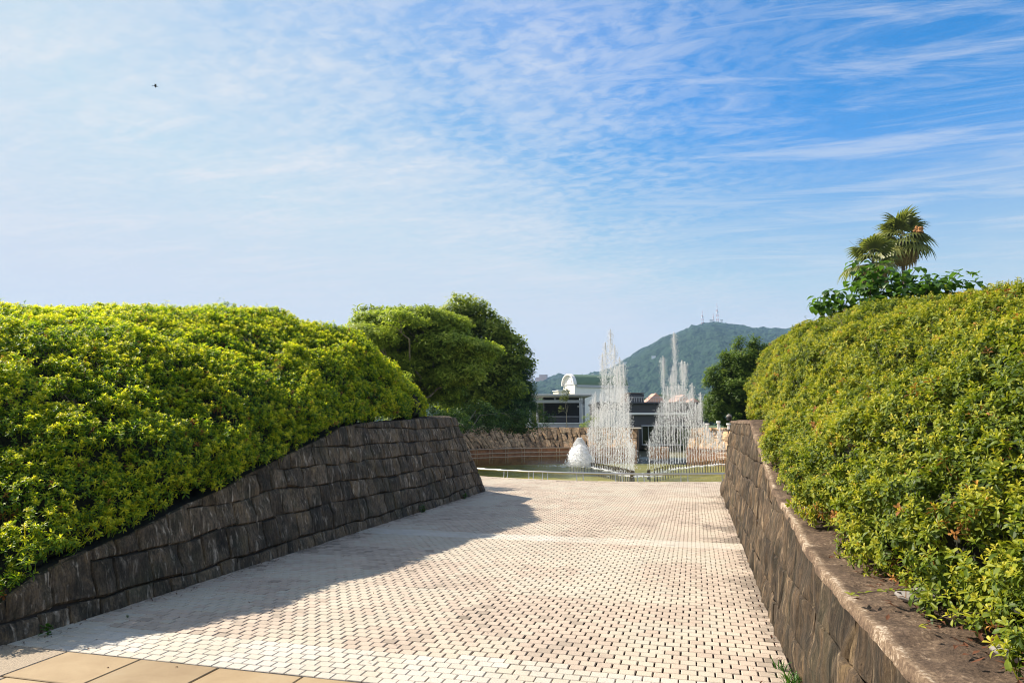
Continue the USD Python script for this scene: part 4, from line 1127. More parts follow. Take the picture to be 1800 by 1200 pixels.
part(fo, 'droplets', droplets(np.stack([rr * np.cos(th), rr * np.sin(th), zz], 1), rng.gamma(3, 0.003, n), rng.uniform(1, 2, n)), spray_mat, kind='stuff', local=True)

# froth floating where the jets fall back
rng = np.random.default_rng(63)
pts = np.array([(x, y) for x, y, _ in JL + JR])
sel = pts[rng.integers(0, len(pts), 1500)] + rng.normal(0, 0.16, (1500, 2)) + np.array([0.0, 0.05])
sel = np.vstack([sel, np.array([-1.75, 22.95]) + rng.normal(0, 1, (350, 2)) * [0.3, 0.25], np.array([-4.5, 27.45]) + rng.normal(0, 1, (420, 2)) * [0.55, 0.3]])
r = rng.gamma(2.5, 0.011, len(sel))
fr = droplets(np.concatenate([sel, np.full((len(sel), 1), -0.073)], 1), r, np.full(len(sel), 0.25))
solo('froth', fr, spray_mat, 'white froth on the pool water along both arcs of jets', 'froth', kind='stuff')

# pipe joint boxes where the two arcs meet the rail
bxm = thing('pipe_end', 'dark pipe end where the left arc of nozzles stops', 'pipe', (-2.0, 22.45, -0.08))
part(bxm, 'pipe', tube([[0, 0.0, -0.1], [0, 0, 0.16], [0.02, 0, 0.2]], [0.05, 0.05, 0.04], 8), bronze, local=True, smooth=30)
part(bxm, 'flange', tube([[0, 0, 0.09], [0, 0, 0.11]], 0.07, 8), bronze, local=True, smooth=30)
bxm = thing('pipe_end', 'dark pipe end where the right arc of nozzles stops', 'pipe', (-1.5, 22.9, -0.08))
part(bxm, 'pipe', tube([[0, 0.0, -0.1], [0, 0, 0.16], [0.02, 0, 0.2]], [0.05, 0.05, 0.04], 8), bronze, local=True, smooth=30)
part(bxm, 'flange', tube([[0, 0, 0.09], [0, 0, 0.11]], 0.07, 8), bronze, local=True, smooth=30)

# orange brick bench in the gap, dark threshold
gb = thing('brick_bench', 'low orange-brown brick block in the gap behind the jets', 'bench', (-1.8, 37.0, 0))
part(gb, 'brick_block', bbx(-2.35, -1.35, 36.6, 37.3, -0.25, 0.42, 0.02), orange_brick)
part(gb, 'plinth', bbx(-3.0, -0.3, 36.5, 38.5, -0.7, -0.2, 0.02), dark_panel)
pi_ = thing('gate_pillar', 'slim brown stone pillar with flat cap at the end of the left basin wall', 'pillar', (-3.0, 37.0, 0))
part(pi_, 'shaft', bbx(-3.16, -2.9, 36.9, 37.2, -0.3, 1.35, 0.02), brown_panel)
part(pi_, 'cap', bbx(-3.3, -2.75, 36.8, 37.3, 1.35, 1.42, 0.015), cream_paint)

# ------------------------------------------------------------------ buildings
pv = thing('pavilion', 'flat-roofed grey pavilion with thin pillars and pale parapet behind the basin wall', 'pavilion', (-13.5, 68.84, 1.0), PSI)
s = 1 / 17.3
X = lambda px: (px - 980) * s
part(pv, 'roof', bbx(X(919), X(1040), -0.6, 5.4, 3.42, 3.62, 0.03), concrete, local=True)
part(pv, 'beam', bbx(X(930), X(1025), 0, 0.25, 2.75, 3.05, 0.02), grey_paint, local=True)
part(pv, 'beam', bbx(X(1028), X(1036), 4.0, 4.25, 2.75, 3.05, 0.02), grey_paint, local=True)
for px, y in ((932, 0.0), (1021, 0.0), (947, 4.0), (1034, 4.0)):
    part(pv, 'pillar', bbx(X(px - 2.2), X(px + 2.2), y, y + 0.25, 0.2, 3.42 if y else 2.75, 0.02), grey_paint, local=True)
for px in (931, 1022, 976):
    part(pv, 'roof_post', bbx(X(px - 1), X(px + 1), 0.08, 0.2, 3.05, 3.42, 0.01), grey_paint, local=True)
part(pv, 'parapet', bbx(X(925), X(1026), -0.15, 0.4, -0.4, 0.62, 0.03), concrete, local=True)
part(pv, 'parapet_cap', bbx(X(924), X(1027), -0.2, 0.45, 0.62, 0.74, 0.02), white_paint, local=True)
part(pv, 'floor', bbx(X(925), X(1040), 0.4, 5.2, -0.4, 0.25, 0.02), concrete, local=True)
part(pv, 'back_wall', bbx(X(958), X(1026), 4.4, 4.7, 0.25, 3.42, 0.02), dark_inside, local=True)
part(pv, 'side_wall', bbx(X(958), X(960.5), 2.4, 4.4, 0.25, 3.42, 0.02), dark_inside, local=True)
part(pv, 'counter', bbx(X(968), X(1022), 3.2, 3.6, 0.25, 1.35, 0.02), dark_panel, local=True)
part(pv, 'counter_top', bbx(X(967), X(1023), 3.1, 3.7, 1.35, 1.43, 0.01), grey_paint, local=True)
part(pv, 'lamp_arm', bbx(X(1016), X(1029), 0.3, 0.38, 2.35, 2.43, 0.01), white_paint, local=True)

bv = thing('barrel_vault_building', 'white building with green barrel roof and arched gable behind the pavilion', 'building', (-16.8, 99.0, 1.0), PSI + 0.42)
W, Lb, ze = 3.5, 9.0, 6.3
th = np.linspace(0, np.pi, 25)
arch = [(W / 2 + W / 2 * math.cos(t), ze + 1.55 * math.sin(t)) for t in th]


def gable(pts, x0, x1):
    poly = Polygon(pts)
    m = trimesh.creation.extrude_polygon(poly, x1 - x0, engine='earcut')
    v = m.vertices
    return TM(np.stack([x0 + v[:, 2], v[:, 0], v[:, 1]], 1), m.faces)


part(bv, 'wall', gable([(0, 0), (W, 0)] + arch, 0, Lb), white_paint, local=True)
ring = [(W / 2 + (W / 2 + 0.16) * math.cos(t), ze + 1.71 * math.sin(t)) for t in th] + [(W / 2 + (W / 2 - 0.03) * math.cos(t), ze + 1.53 * math.sin(t)) for t in th[::-1]]
part(bv, 'gable_rim', gable(ring, -0.3, 0.25), white_paint, local=True)
part(bv, 'roof', gable([(W / 2 + (W / 2 + 0.1) * math.cos(t), ze + 1.66 * math.sin(t)) for t in th] + [(W / 2 + (W / 2 - 0.03) * math.cos(t), ze + 1.53 * math.sin(t)) for t in th[::-1]], 0.26, Lb + 0.2), copper_green, local=True)
inner = [(W / 2 + 0.95 * math.cos(t), ze + 0.25 + 0.75 * math.sin(t)) for t in th]
inner2 = [(W / 2 + 0.86 * math.cos(t), ze + 0.3 + 0.66 * math.sin(t)) for t in th[::-1]]
part(bv, 'arch_moulding', gable(inner + inner2, -0.06, -0.003), grey_paint, local=True)
part(bv, 'sill_band', bbx(-0.08, -0.003, 0.1, W - 0.1, ze + 0.05, ze + 0.17, 0.01), grey_paint, local=True)
part(bv, 'cornice', bbx(0.3, Lb, -0.14, -0.003, ze - 0.35, ze + 0.02, 0.02), grey_paint, local=True)
part(bv, 'side_wing', bbx(-2.2, -0.4, 0.9, 2.7, 0, ze - 0.95, 0.05), cream_paint, local=True)
part(bv, 'wing_roof', bbx(-2.3, -0.35, 0.8, 2.8, ze - 0.95, ze - 0.8, 0.03), white_paint, local=True)

dk = thing('dark_hall', 'low dark grey hall with pale bands and glass front behind the jets', 'building', (-5.57, 60.6, -0.6), PSI)
s6 = 1 / 20.4
D = lambda px: (px - 1105) * s6
part(dk, 'wall', bbx(D(1052), D(1240), 0.4, 7, 0, 3.95, 0.04), dark_panel, local=True)
part(dk, 'roof_slab', bbx(D(1050), D(1242), 0.1, 7.2, 3.95, 4.12, 0.03), dark_panel, local=True)
part(dk, 'pale_band', bbx(D(1100), D(1212), 0.05, 0.39, 3.0, 3.2, 0.02), white_paint, local=True)
part(dk, 'pale_band', bbx(D(1128), D(1212), 0.05, 0.39, 2.0, 2.1, 0.02), grey_paint, local=True)
part(dk, 'threshold', bbx(D(1128), D(1200), -0.4, 0.38, 0.35, 0.46, 0.02), grey_paint, local=True)
for k in range(7):
    x0 = D(1129) + k * 0.56
    fr_ = part(dk, 'window', bbx(x0, x0 + 0.05, 0.2, 0.38, 0.46, 2.0, 0.005), grey_paint, local=True)
    part(fr_, 'pane', bbx(x0 + 0.06, x0 + 0.55, 0.3, 0.31, 0.47, 1.99, 0.002), glass_dark, local=True)
part(dk, 'grey_side', bbx(D(1053), D(1104), 0.15, 0.38, 0.2, 3.4, 0.03), grey_paint, local=True)
for k in range(24):
    x0 = D(1104) + k * 0.21
    part(dk, 'roof_rail_bar', bbx(x0, x0 + 0.03, 0.3, 0.33, 4.13, 4.5, 0.003), grey_paint, local=True)
part(dk, 'roof_rail', bbx(D(1103), D(1212), 0.28, 0.35, 4.5, 4.55, 0.005), grey_paint, local=True)
bb = thing('brown_roof_block', 'brown square block standing above the dark hall between the jets', 'building', (-6.0, 66.0, 3.4), PSI + 0.35)
part(bb, 'wall', bbx(0.0, 1.5, 0, 1.6, 0.0, 1.1, 0.03), brown_panel, local=True)
part(bb, 'dark_side', bbx(-0.03, 1.52, -0.25, -0.003, 0.0, 1.05, 0.02), dark_panel, local=True)
part(bb, 'coping', bbx(-0.05, 1.55, -0.3, 1.65, 1.1, 1.16, 0.01), brown_panel, local=True)

bg = thing('beige_house', 'beige house block seen through the left jets', 'house', (-16.5, 151, 1.0), PSI)
part(bg, 'wall', bbx(-1.0, 2.4, 0, 5, 0, 5.8, 0.05), cream_paint, local=True)
part(bg, 'roof', bbx(-1.2, 2.7, -0.3, 5.3, 5.8, 7.2, 0.6), salmon_roof, local=True)
for k in (0, 1):
    w_ = part(bg, 'window', bbx(-0.3 + k * 1.5, 0.5 + k * 1.5, -0.06, -0.003, 3.6, 4.7, 0.02), white_paint, local=True)
    part(w_, 'pane', bbx(-0.22 + k * 1.5, 0.42 + k * 1.5, -0.08, -0.064, 3.68, 4.62, 0.004), glass_dark, local=True)


def gabled_house(name, label, loc, rz, w, d, h, rh_, wallm, roofm):
    hs = thing(name, label, 'house', loc, rz)
    part(hs, 'wall', bbx(0, w, 0, d, 0, h, 0.05), wallm, local=True)
    pr = Polygon([(-0.3, h), (w + 0.3, h), (w * 0.5, h + rh_)])
    m = trimesh.creation.extrude_polygon(pr, d + 0.6, engine='earcut')
    v = m.vertices
    part(hs, 'roof', TM(np.stack([v[:, 0], d + 0.3 - v[:, 2], v[:, 1] + 0.004], 1), m.faces), roofm, local=True)
    for k in range(2):
        x0 = w * (0.18 + 0.42 * k)
        f_ = part(hs, 'window', bbx(x0, x0 + w * 0.2, -0.1, -0.003, h * 0.62, h * 0.85, 0.02), white_paint, local=True)
        part(f_, 'pane', bbx(x0 + 0.12, x0 + w * 0.2 - 0.12, -0.13, -0.104, h * 0.62 + 0.12, h * 0.85 - 0.12, 0.005), glass_dark, local=True)
    return hs


gabled_house('salmon_house', 'salmon house with low gable roof between the two fountain arcs', (-13.2, 204, 1.0), PSI, 5.2, 7, 7.0, 2.6, salmon, salmon_roof)
gabled_house('salmon_house', 'salmon house seen through the right fountain arc', (-5.0, 216, 1.0), PSI + 0.2, 4.6, 7, 7.4, 2.2, salmon, salmon_roof)
gabled_house('yellow_house', 'small pale yellow house just right of the tall right jets', (-1.2, 190, 1.0), PSI, 2.6, 5, 6.3, 1.2, cream_paint, salmon_roof)

# towers and buildings up on the hills
def polar(az, el, R):
    a = math.radians(az)
    return np.array([R * math.sin(a), R * math.cos(a), 1.6 + R * math.tan(math.radians(el))])


def mast(label, az, el, H, w):
    b = polar(az, el, 2240) - [0, 0, 8]
    t = thing('radio_mast', label, 'radio mast', b, group=None)
    H += 8
    n = 7
    for k in range(n):
        z0, z1 = H * 0.8 * k / n, H * 0.8 * (k + 1) / n
        w0, w1 = w * (1 - 0.8 * k / n), w * (1 - 0.8 * (k + 1) / n)
        bars = []
        for sx, sy in ((1, 1), (1, -1), (-1, -1), (-1, 1)):
            bars.append(tube([[sx * w0, sy * w0, z0], [sx * w1, sy * w1, z1]], 0.45, 4))
            bars.append(tube([[sx * w0, sy * w0, z0], [-sy * w1, sx * w1, z1]], 0.3, 4))
        part(t, 'lattice_section', cat(bars), mast_red if k % 2 else mast_white, local=True)
    part(t, 'platform', tube([[0, 0, H * 0.55], [0, 0, H * 0.6]], w * 0.9, 8), mast_white, local=True)
    part(t, 'antenna', tube([[0, 0, H * 0.8], [0, 0, H]], [0.5, 0.25], 5), mast_red, local=True)


mast('left red and white radio mast standing alone on the mountain ridge', 0.88, 8.1, 42, 4.0)
mast('tallest radio mast on the mountain summit', 2.05, 8.25, 56, 4.4)
mast('short radio mast close beside the tallest one on the summit', 1.72, 8.2, 26, 3.4)
for lab, az, el, w, h in (('white station building at the foot of the summit masts', 1.55, 8.12, 9, 9), ('small white hut right of the summit masts', 2.36, 8.13, 7, 7)):
    b = polar(az, el, 2235) - [0, 0, 5]
    t = thing('station_building', lab, 'building', b)
    part(t, 'wall', bx(-w / 2, w / 2, -w / 2, w / 2, 0, h + 5), white_paint, local=True)
    part(t, 'roof', bx(-w / 2 - 0.5, w / 2 + 0.5, -w / 2 - 0.5, w / 2 + 0.5, h + 5, h + 6), concrete, local=True)
b = polar(-12.45, 3.72, 2200)
t = thing('hotel_block', 'pinkish stepped building on the low left ridge of the mountain', 'building', b - [0, 0, 8])
part(t, 'wall', bx(-16, 8, -8, 8, 0, 14), salmon, local=True)
part(t, 'wall', bx(-4, 20, -7, 9, 0, 21), salmon, local=True)
part(t, 'roof', bx(-5, 21, -8, 10, 21, 22.2), salmon_roof, local=True)
for lab, az, el in (('pale house on the mountain slope between the fountain arcs', -5.45, 4.95), ('second pale house further right on the mountain slope', -3.1, 5.4)):
    # stands on the hillside: found along the sight line on the built slope
    c_ = int(np.argmin(abs(HILL['az'] - az)))
    on_ = np.nonzero(np.degrees(np.arctan2(HILL['Z'][c_] - 1.6, HILL['R'][c_])) >= el)[0]
    R = float(HILL['R'][c_][on_[0]]) - 4 if len(on_) else 1900.0
    p_ = polar(az, el, R)
    t = thing('hillside_house', lab, 'house', p_ - [0, 0, 6])
    part(t, 'wall', bx(-5, 5, -4, 4, 0, 10), white_paint, local=True)
    part(t, 'roof', bx(-5.6, 5.6, -4.6, 4.6, 10, 11.2), concrete, local=True)
for lab, xy, zt in (('slim grey lamp pole between the two fountain arcs', (-9.2, 99.5), 7.0), ('slim grey pole above the green barrel roof', (-17.0, 119.0), 10.2)):
    t = thing('lamp_pole', lab, 'lamp pole', (xy[0], xy[1], 1.1))
    part(t, 'pole', tube([[0, 0, 0], [0, 0, zt - 1.1]], [0.07, 0.045], 6), grey_paint, local=True)
    part(t, 'lamp_head', bbx(-0.25, 0.25, -0.08, 0.08, zt - 1.1, zt - 1.0, 0.02), grey_paint, local=True)

# small white lights on the right basin wall, spotlight at the end of the right wall
for k, (x, y, h) in enumerate(((0.62, 36.2, 0.3), (1.15, 36.0, 0.42), (1.62, 35.7, 0.3))):
    t = thing('bollard_light', f'small white bollard light on the right basin wall, {ordinal(k)} from the right jets', 'bollard light', (x, y, ZT - 0.1), group='bollard lights on the right basin wall')
    part(t, 'post', tube([[0, 0, 0], [0, 0, h * 0.7]], 0.06, 8), white_paint, local=True, smooth=30)
    part(t, 'head', tube([[0, 0, h * 0.7], [0, 0, h * 0.75], [0, 0, h]], [0.06, 0.11, 0.09], 8), white_paint, local=True, smooth=30)
sp = thing('spotlight', 'black spotlight with grey hood on the far end of the right wall', 'spotlight', (PATH_R + 0.25, 15.9, 1.68))
part(sp, 'housing', tube([[-0.08, 0, 0.0], [-0.08, 0, 0.075]], [0.055, 0.055], 12), black_metal, local=True, smooth=30)
m = trimesh.creation.icosphere(2, 0.062); m.vertices[:, 2] = np.maximum(m.vertices[:, 2], 0); m.apply_translation([-0.08, 0, 0.076])
part(sp, 'hood', m, rock_grey, local=True, smooth=True)
part(sp, 'bracket', bbx(-0.08, 0.1, -0.02, 0.02, -0.02, 0.0, 0.003), black_metal, local=True)

# ------------------------------------------------------------------ trees
def leaf_clump(rng, n, R, L, W, flat=0.6):
    V, F, Tn, o = [], [], [], 0
    for k in range(n):
        v, f = make_leaf(L * rng.uniform(0.7, 1.2), W * rng.uniform(0.8, 1.2), bend=rng.uniform(0, 0.6), fold=0.3, ang=rng.uniform(-0.6, 0.7), st=(0, 0.5, 1.0), wd=(0.15, 1.0, 0.0))
        az = rng.uniform(0, 6.283); c, s = math.cos(az), math.sin(az)
        d = rng.normal(0, 1, 3); d /= np.linalg.norm(d); d *= R * rng.random() ** 0.4; d[2] *= flat
        V.append(np.stack([v[:, 0] * c - v[:, 1] * s, v[:, 0] * s + v[:, 1] * c, v[:, 2]], 1) + d); F.append(f + o); o += len(v)
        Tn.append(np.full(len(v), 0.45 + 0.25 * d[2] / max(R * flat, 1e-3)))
    return TM(np.vstack(V), np.vstack(F)), np.concatenate(Tn)


def branch_path(a, b, rng, n=7, wob=0.06, sag=0.1):
    a, b = np.array(a, float), np.array(b, float)
    t = np.linspace(0, 1, n)[:, None]
    L = np.linalg.norm(b - a)
    p = a + (b - a) * t
    p[:, 2] += sag * L * np.sin(np.pi * t[:, 0])
    p[1:-1] += rng.normal(0, wob * L * 0.3, (n - 2, 3))
    return p


def tree(name, label, base, lobes, mat, bmat, trunk_r, seed, clump=(26, 0.34, 0.17, 0.07, 0.6), density=16.0, group=None, fork=0.35, cat_='tree', limbs=True, inner=0.3, lean=(0, 0)):
    """lobes: (dx, dy, z, rx, ry, rz) relative to base; leaf clumps fill each lobe, denser outside, with holes left by a noise field."""
    rng = np.random.default_rng(seed)
    t = thing(name, label, cat_, base, group=group)
    top = max(l[2] for l in lobes)
    zf = min(l[2] - l[5] for l in lobes) * 0.6 + top * fork * 0.4
    tp = branch_path([0, 0, -0.3], [lean[0], lean[1], zf], rng, 8, 0.05, 0.0)
    trunk = [tube(tp, np.linspace(trunk_r, trunk_r * 0.7, 8), 8)]
    if limbs:
        for l in lobes:
            e = np.array([l[0], l[1], l[2] - 0.15 * l[5]])
            bp = branch_path(tp[-1 - int(rng.integers(0, 2))], e, rng, 7, 0.12, 0.08)
            trunk.append(tube(bp, np.linspace(trunk_r * 0.5, trunk_r * 0.12, 7), 6))
            for _ in range(4):
                d = rng.normal(0, 1, 3); d /= np.linalg.norm(d)
                e2 = np.array([l[0], l[1], l[2]]) + d * np.array([l[3], l[4], l[5]]) * 0.8
                trunk.append(tube(branch_path(bp[int(rng.integers(3, 7))], e2, rng, 5, 0.12, 0.05), np.linspace(trunk_r * 0.16, trunk_r * 0.04, 5), 5))
    part(t, 'trunk', cat(trunk), bmat, local=True, smooth=40)
    protos = []
    for i in range(4):
        m, tn = leaf_clump(rng, clump[0], clump[1], clump[2], clump[3], clump[4])
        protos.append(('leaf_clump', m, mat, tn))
    P, Dn = [], []
    for l in lobes:
        r = np.array(l[3:6])
        area = 4 * np.pi * ((r[0] * r[1]) ** 1.6 / 3 + (r[0] * r[2]) ** 1.6 / 3 + (r[1] * r[2]) ** 1.6 / 3) ** (1 / 1.6)
        n = int(area * density)
        d = rng.normal(0, 1, (n, 3)); d /= np.linalg.norm(d, axis=1, keepdims=True)
        lump = 0.45 + 1.0 * fbm((d * r + np.array(l[:3])) * 1.1, 3, seed)
        k = np.where(rng.random(n) < inner, rng.random(n) ** 0.5, 1.0) * lump
        p = d * r * k[:, None] + np.array(l[:3])
        keep = (fbm((p + np.array(base)) * 1.15, 3, seed + 5) > 0.42) & (p[:, 2] > 0.15)
        P.append(p[keep]); Dn.append(d[keep])
    P, Dn = np.vstack(P), np.vstack(Dn)
    n = len(P)
    dirs = Dn * 0.5 + np.array([0, 0, 1.0]) + rng.normal(0, 0.25, (n, 3))
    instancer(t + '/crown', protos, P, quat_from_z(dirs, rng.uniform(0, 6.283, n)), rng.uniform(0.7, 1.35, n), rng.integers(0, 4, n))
    return t


def layered_lobes(rng, n, R, z0, z1, bulge=0.55):
    """Flat overlapping tiers, as a spreading cherry or silk tree carries them."""
    out = []
    for i in range(n):
        f = i / (n - 1)
        z = z0 + (z1 - z0) * f
        rr = R * math.sin(np.pi * (0.22 + 0.73 * (1 - f) ** 0.9)) * rng.uniform(0.35, 0.95) if f < 0.93 else 0.3 * R
        a = rng.uniform(0, 6.283)
        s = rng.uniform(0.85, 1.5) * R * 0.27
        out.append((rr * math.cos(a), rr * math.sin(a), z + rng.normal(0, 0.1), s, s, s * rng.uniform(0.24, 0.4)))
    return out


GZ = 1.18
rng = np.random.default_rng(71)
tree('spreading_tree', 'bright green tree with flat layered boughs behind the left hedge', (-13.6, 31.6, GZ), layered_lobes(rng, 40, 3.6, 1.5, 5.9) + [(0.5, 0, 5.75, 1.5, 1.5, 0.45), (-1.3, 0, 5.1, 1.3, 1.3, 0.5), (0.4, 0, 4.9, 1.8, 1.6, 0.6), (-1.9, 0.3, 4.0, 1.3, 1.3, 0.6), (2.1, -0.2, 4.4, 1.4, 1.2, 0.5), (2.6, 0.1, 2.9, 1.1, 1.0, 0.5), (-0.4, -0.8, 3.2, 1.6, 1.2, 0.7)], bright_tree, bark_pale, 0.16, 72,
     clump=(24, 0.36, 0.2, 0.075, 0.3), density=15, inner=0.3)
tree('camphor_tree', 'tall olive-green tree rising behind the layered bright tree', (-14.8, 42.5, GZ), [(0.4, 0, 7.6, 1.7, 1.5, 1.2), (-1.5, 0.2, 6.9, 1.5, 1.4, 1.2), (2.0, 0, 6.3, 1.5, 1.4, 1.2), (3.1, 0.3, 4.9, 1.4, 1.4, 1.3), (0.3, 0.4, 5.4, 2.3, 1.9, 1.6), (-2.2, 0.1, 4.8, 1.7, 1.5, 1.5), (2.4, -0.2, 3.2, 1.9, 1.6, 1.5), (0, 0.3, 3.0, 2.4, 1.8, 1.6)], olive_tree, bark, 0.28, 73,
     clump=(22, 0.36, 0.24, 0.12, 0.75), density=12)
tree('round_tree', 'round mid-green tree at the left, just above the hedge top', (-18.9, 38.0, GZ), [(-0.3, 0, 6.1, 1.3, 1.2, 1.2), (0.9, 0, 5.0, 1.2, 1.2, 1.1), (-1.3, 0.1, 4.7, 1.1, 1.2, 1.1), (0.1, -0.2, 3.9, 1.9, 1.5, 1.4), (2.2, 0, 4.2, 1.2, 1.2, 1.2), (0.5, 0.2, 2.5, 2.2, 1.6, 1.3)], olive_tree, bark, 0.2, 74,
     clump=(22, 0.34, 0.22, 0.11, 0.75), density=13)
tree('evergreen_tree', 'dark evergreen tree standing left of the pavilion', (-15.3, 55.0, GZ), [tuple(np.array(l) * 1.45) for l in ((0.0, 0, 4.2, 1.0, 1.0, 0.9), (-0.9, 0.2, 3.7, 1.1, 1.0, 0.9), (0.85, 0, 3.2, 0.9, 0.9, 0.9), (-0.3, -0.3, 2.9, 1.4, 1.2, 1.0), (0.95, -0.1, 2.0, 0.85, 0.9, 0.9), (-0.8, -0.2, 1.9, 1.5, 1.2, 1.0), (0.3, -0.3, 1.1, 1.5, 1.2, 0.9), (-1.9, 0, 1.3, 1.3, 1.1, 1.1))], dark_tree, bark, 0.17, 75,
     clump=(26, 0.4, 0.2, 0.085, 0.7), density=12)
tree('evergreen_tree', 'dark tree in the shade between the layered tree and the pavilion', (-17.6, 51.0, GZ), [(0, 0, 4.2, 2.1, 1.8, 1.8), (-1.1, 0, 2.4, 2.2, 1.8, 1.7), (1.3, 0, 2.2, 1.9, 1.8, 1.7)], dark_tree, bark, 0.15, 76, clump=(24, 0.3, 0.15, 0.065, 0.7), density=18)
tree('evergreen_tree', 'dark leafy tree between the right jets and the right hedge', (2.5, 38.6, GZ), [(0.2, 0, 3.55, 0.9, 0.9, 0.8), (-0.75, 0, 2.9, 0.95, 0.9, 0.8), (1.1, 0, 3.3, 1.0, 0.9, 0.9), (-0.3, -0.3, 2.1, 1.5, 1.1, 1.0), (-1.0, 0, 1.4, 1.0, 0.9, 0.9), (1.0, -0.2, 1.8, 1.3, 1.1, 1.1), (0.2, -0.3, 0.9, 1.6, 1.1, 0.9), (2.2, 0, 2.4, 1.3, 1.1, 1.2), (0.0, 0, 4.5, 0.25, 0.25, 0.45), (0.75, 0, 4.5, 0.25, 0.25, 0.5), (-0.7, 0, 3.9, 0.3, 0.3, 0.4), (1.3, 0, 4.3, 0.3, 0.3, 0.4), (-1.5, 0, 2.4, 0.5, 0.4, 0.3)], mid_tree, bark, 0.15, 77,
     clump=(26, 0.3, 0.16, 0.07, 0.7), density=20)
tree('shrub', 'yellow-green leafy shrub at the right end of the left hedge', (-7.75, 17.2, GZ), [(0, 0, 0.9, 0.55, 0.6, 0.7), (0.35, 0.2, 0.5, 0.5, 0.5, 0.5), (-0.2, 0.1, 1.5, 0.4, 0.4, 0.45)], bright_tree, bark_pale, 0.03, 78, clump=(20, 0.16, 0.09, 0.028, 0.8), density=38, cat_='shrub')
tree('shrub', 'low dark-green shrubs filling the ground under the left trees', (-8.9, 24.5, GZ - 0.05), [(-1.2, 2, 0.5, 1.6, 1.0, 0.6), (0.9, 7, 0.5, 1.6, 1.0, 0.6), (-0.3, 4.5, 0.6, 1.2, 1.0, 0.8), (-2.8, 1, 0.6, 1.3, 1.0, 0.8)], dark_tree, bark, 0.04, 79, clump=(20, 0.2, 0.12, 0.045, 0.8), density=22, cat_='shrub')
tree('shrub', 'bright green shrub at the right corner of the pavilion', (-7.3, 48.5, GZ), [(0, 0, 0.45, 0.55, 0.5, 0.5), (0.3, 0, 0.8, 0.4, 0.4, 0.45)], bright_tree, bark, 0.03, 80, clump=(20, 0.16, 0.10, 0.03, 0.8), density=36, cat_='shrub')
tree('young_tree', 'slender young tree with sparse yellow leaves in front of the pavilion', (-9.0, 49.3, GZ), [(-0.05, 0, 2.2, 0.4, 0.35, 0.3), (0.15, 0, 1.75, 0.4, 0.35, 0.25), (-0.35, 0, 1.45, 0.3, 0.3, 0.2), (0.0, 0, 2.8, 0.2, 0.2, 0.25)], yellow_shrub, bark_pale, 0.035, 81, clump=(18, 0.14, 0.10, 0.035, 0.6), density=26, inner=0.5)
tree('shrub', 'sunlit yellow-green shrub seen through the left bay of the pavilion', (-16.6, 76.0, GZ), [(0, 0, 1.6, 1.1, 0.9, 1.0), (0.6, 0, 0.8, 1.0, 0.9, 0.8), (-0.3, 0, 2.5, 0.8, 0.8, 0.6)], yellow_shrub, bark, 0.06, 82, clump=(20, 0.28, 0.18, 0.07, 0.8), density=14, cat_='shrub')
tree('young_tree', 'small leafy sapling left of the pavilion parapet in front of the first pillar', (-11.4, 49.0, GZ), [(0, 0, 0.75, 0.3, 0.25, 0.3), (0.1, 0, 0.4, 0.25, 0.25, 0.2)], yellow_shrub, bark, 0.02, 83, clump=(16, 0.12, 0.09, 0.035, 0.7), density=30, inner=0.5)
rng = np.random.default_rng(84)
for k in range(9):   # tree line far behind the pavilion and the hall
    a = -13.6 + 1.75 * k + rng.normal(0, 0.3)
    R = rng.uniform(230, 330)
    b = polar(a, 0, R); b[2] = -0.5
    hgt = (R * math.tan(math.radians(rng.uniform(1.9, 2.7))))
    tree('background_tree', f'dark green tree in the far tree line under the mountain, {ordinal(k)} from the left', b, [(0, 0, hgt * 0.78, hgt * 0.42, hgt * 0.4, hgt * 0.3), (hgt * 0.3, 0, hgt * 0.5, hgt * 0.4, hgt * 0.4, hgt * 0.35), (-hgt * 0.35, 0, hgt * 0.5, hgt * 0.4, hgt * 0.4, hgt * 0.35)], dark_tree, bark, 0.4, 90 + k,
         clump=(24, 1.3, 0.8, 0.36, 0.7), density=1.6, group='far tree line', limbs=False)


# ------------------------------------------------------------------ palms
def fan_frond(rng, Lp, Rf, nseg=20, droop=0.5):
    """A fan leaf on a stalk: runs out along +x, blade of narrow folded fingers that droop at the tips."""
    V, F, o = [], [], 0
    st = tube([[0, 0, 0], [Lp * 0.5, 0, 0.05 * Lp], [Lp, 0, 0.0]], [0.03, 0.022, 0.016], 5)
    V.append(st.vertices); F.append(st.faces); o += len(st.vertices)
    for k in range(nseg):
        a = (k / (nseg - 1) - 0.5) * 3.9
        L = Rf * (0.62 + 0.38 * math.cos(a * 0.6)) * rng.uniform(0.9, 1.08)
        w = 0.075 * Rf
        n = 5
        for i, s in enumerate(np.linspace(0.0, 1.0, n)):
            r = L * s
            z = 0.02 - droop * (max(0, s - 0.35) ** 1.6) * L * 1.3
            ww = w * (0.35 + 1.3 * s if s < 0.5 else (1 - s) * 2.0)
            r2 = r * (1 - 0.28 * droop * s * s)
            c, sn = math.cos(a), math.sin(a)
            p = np.array([Lp + r2 * c, r2 * sn, z])
            q = np.array([-sn, c, 0.0])
            V.append(np.array([p + q * ww, p + [0, 0, -0.25 * ww], p - q * ww]))
        for i in range(n - 1):
            b = o + i * 3
            F.append(np.array([[b, b + 3, b + 4], [b, b + 4, b + 1], [b + 1, b + 4, b + 5], [b + 1, b + 5, b + 2]]))
        o += n * 3
    return TM(np.vstack(V), np.vstack(F))


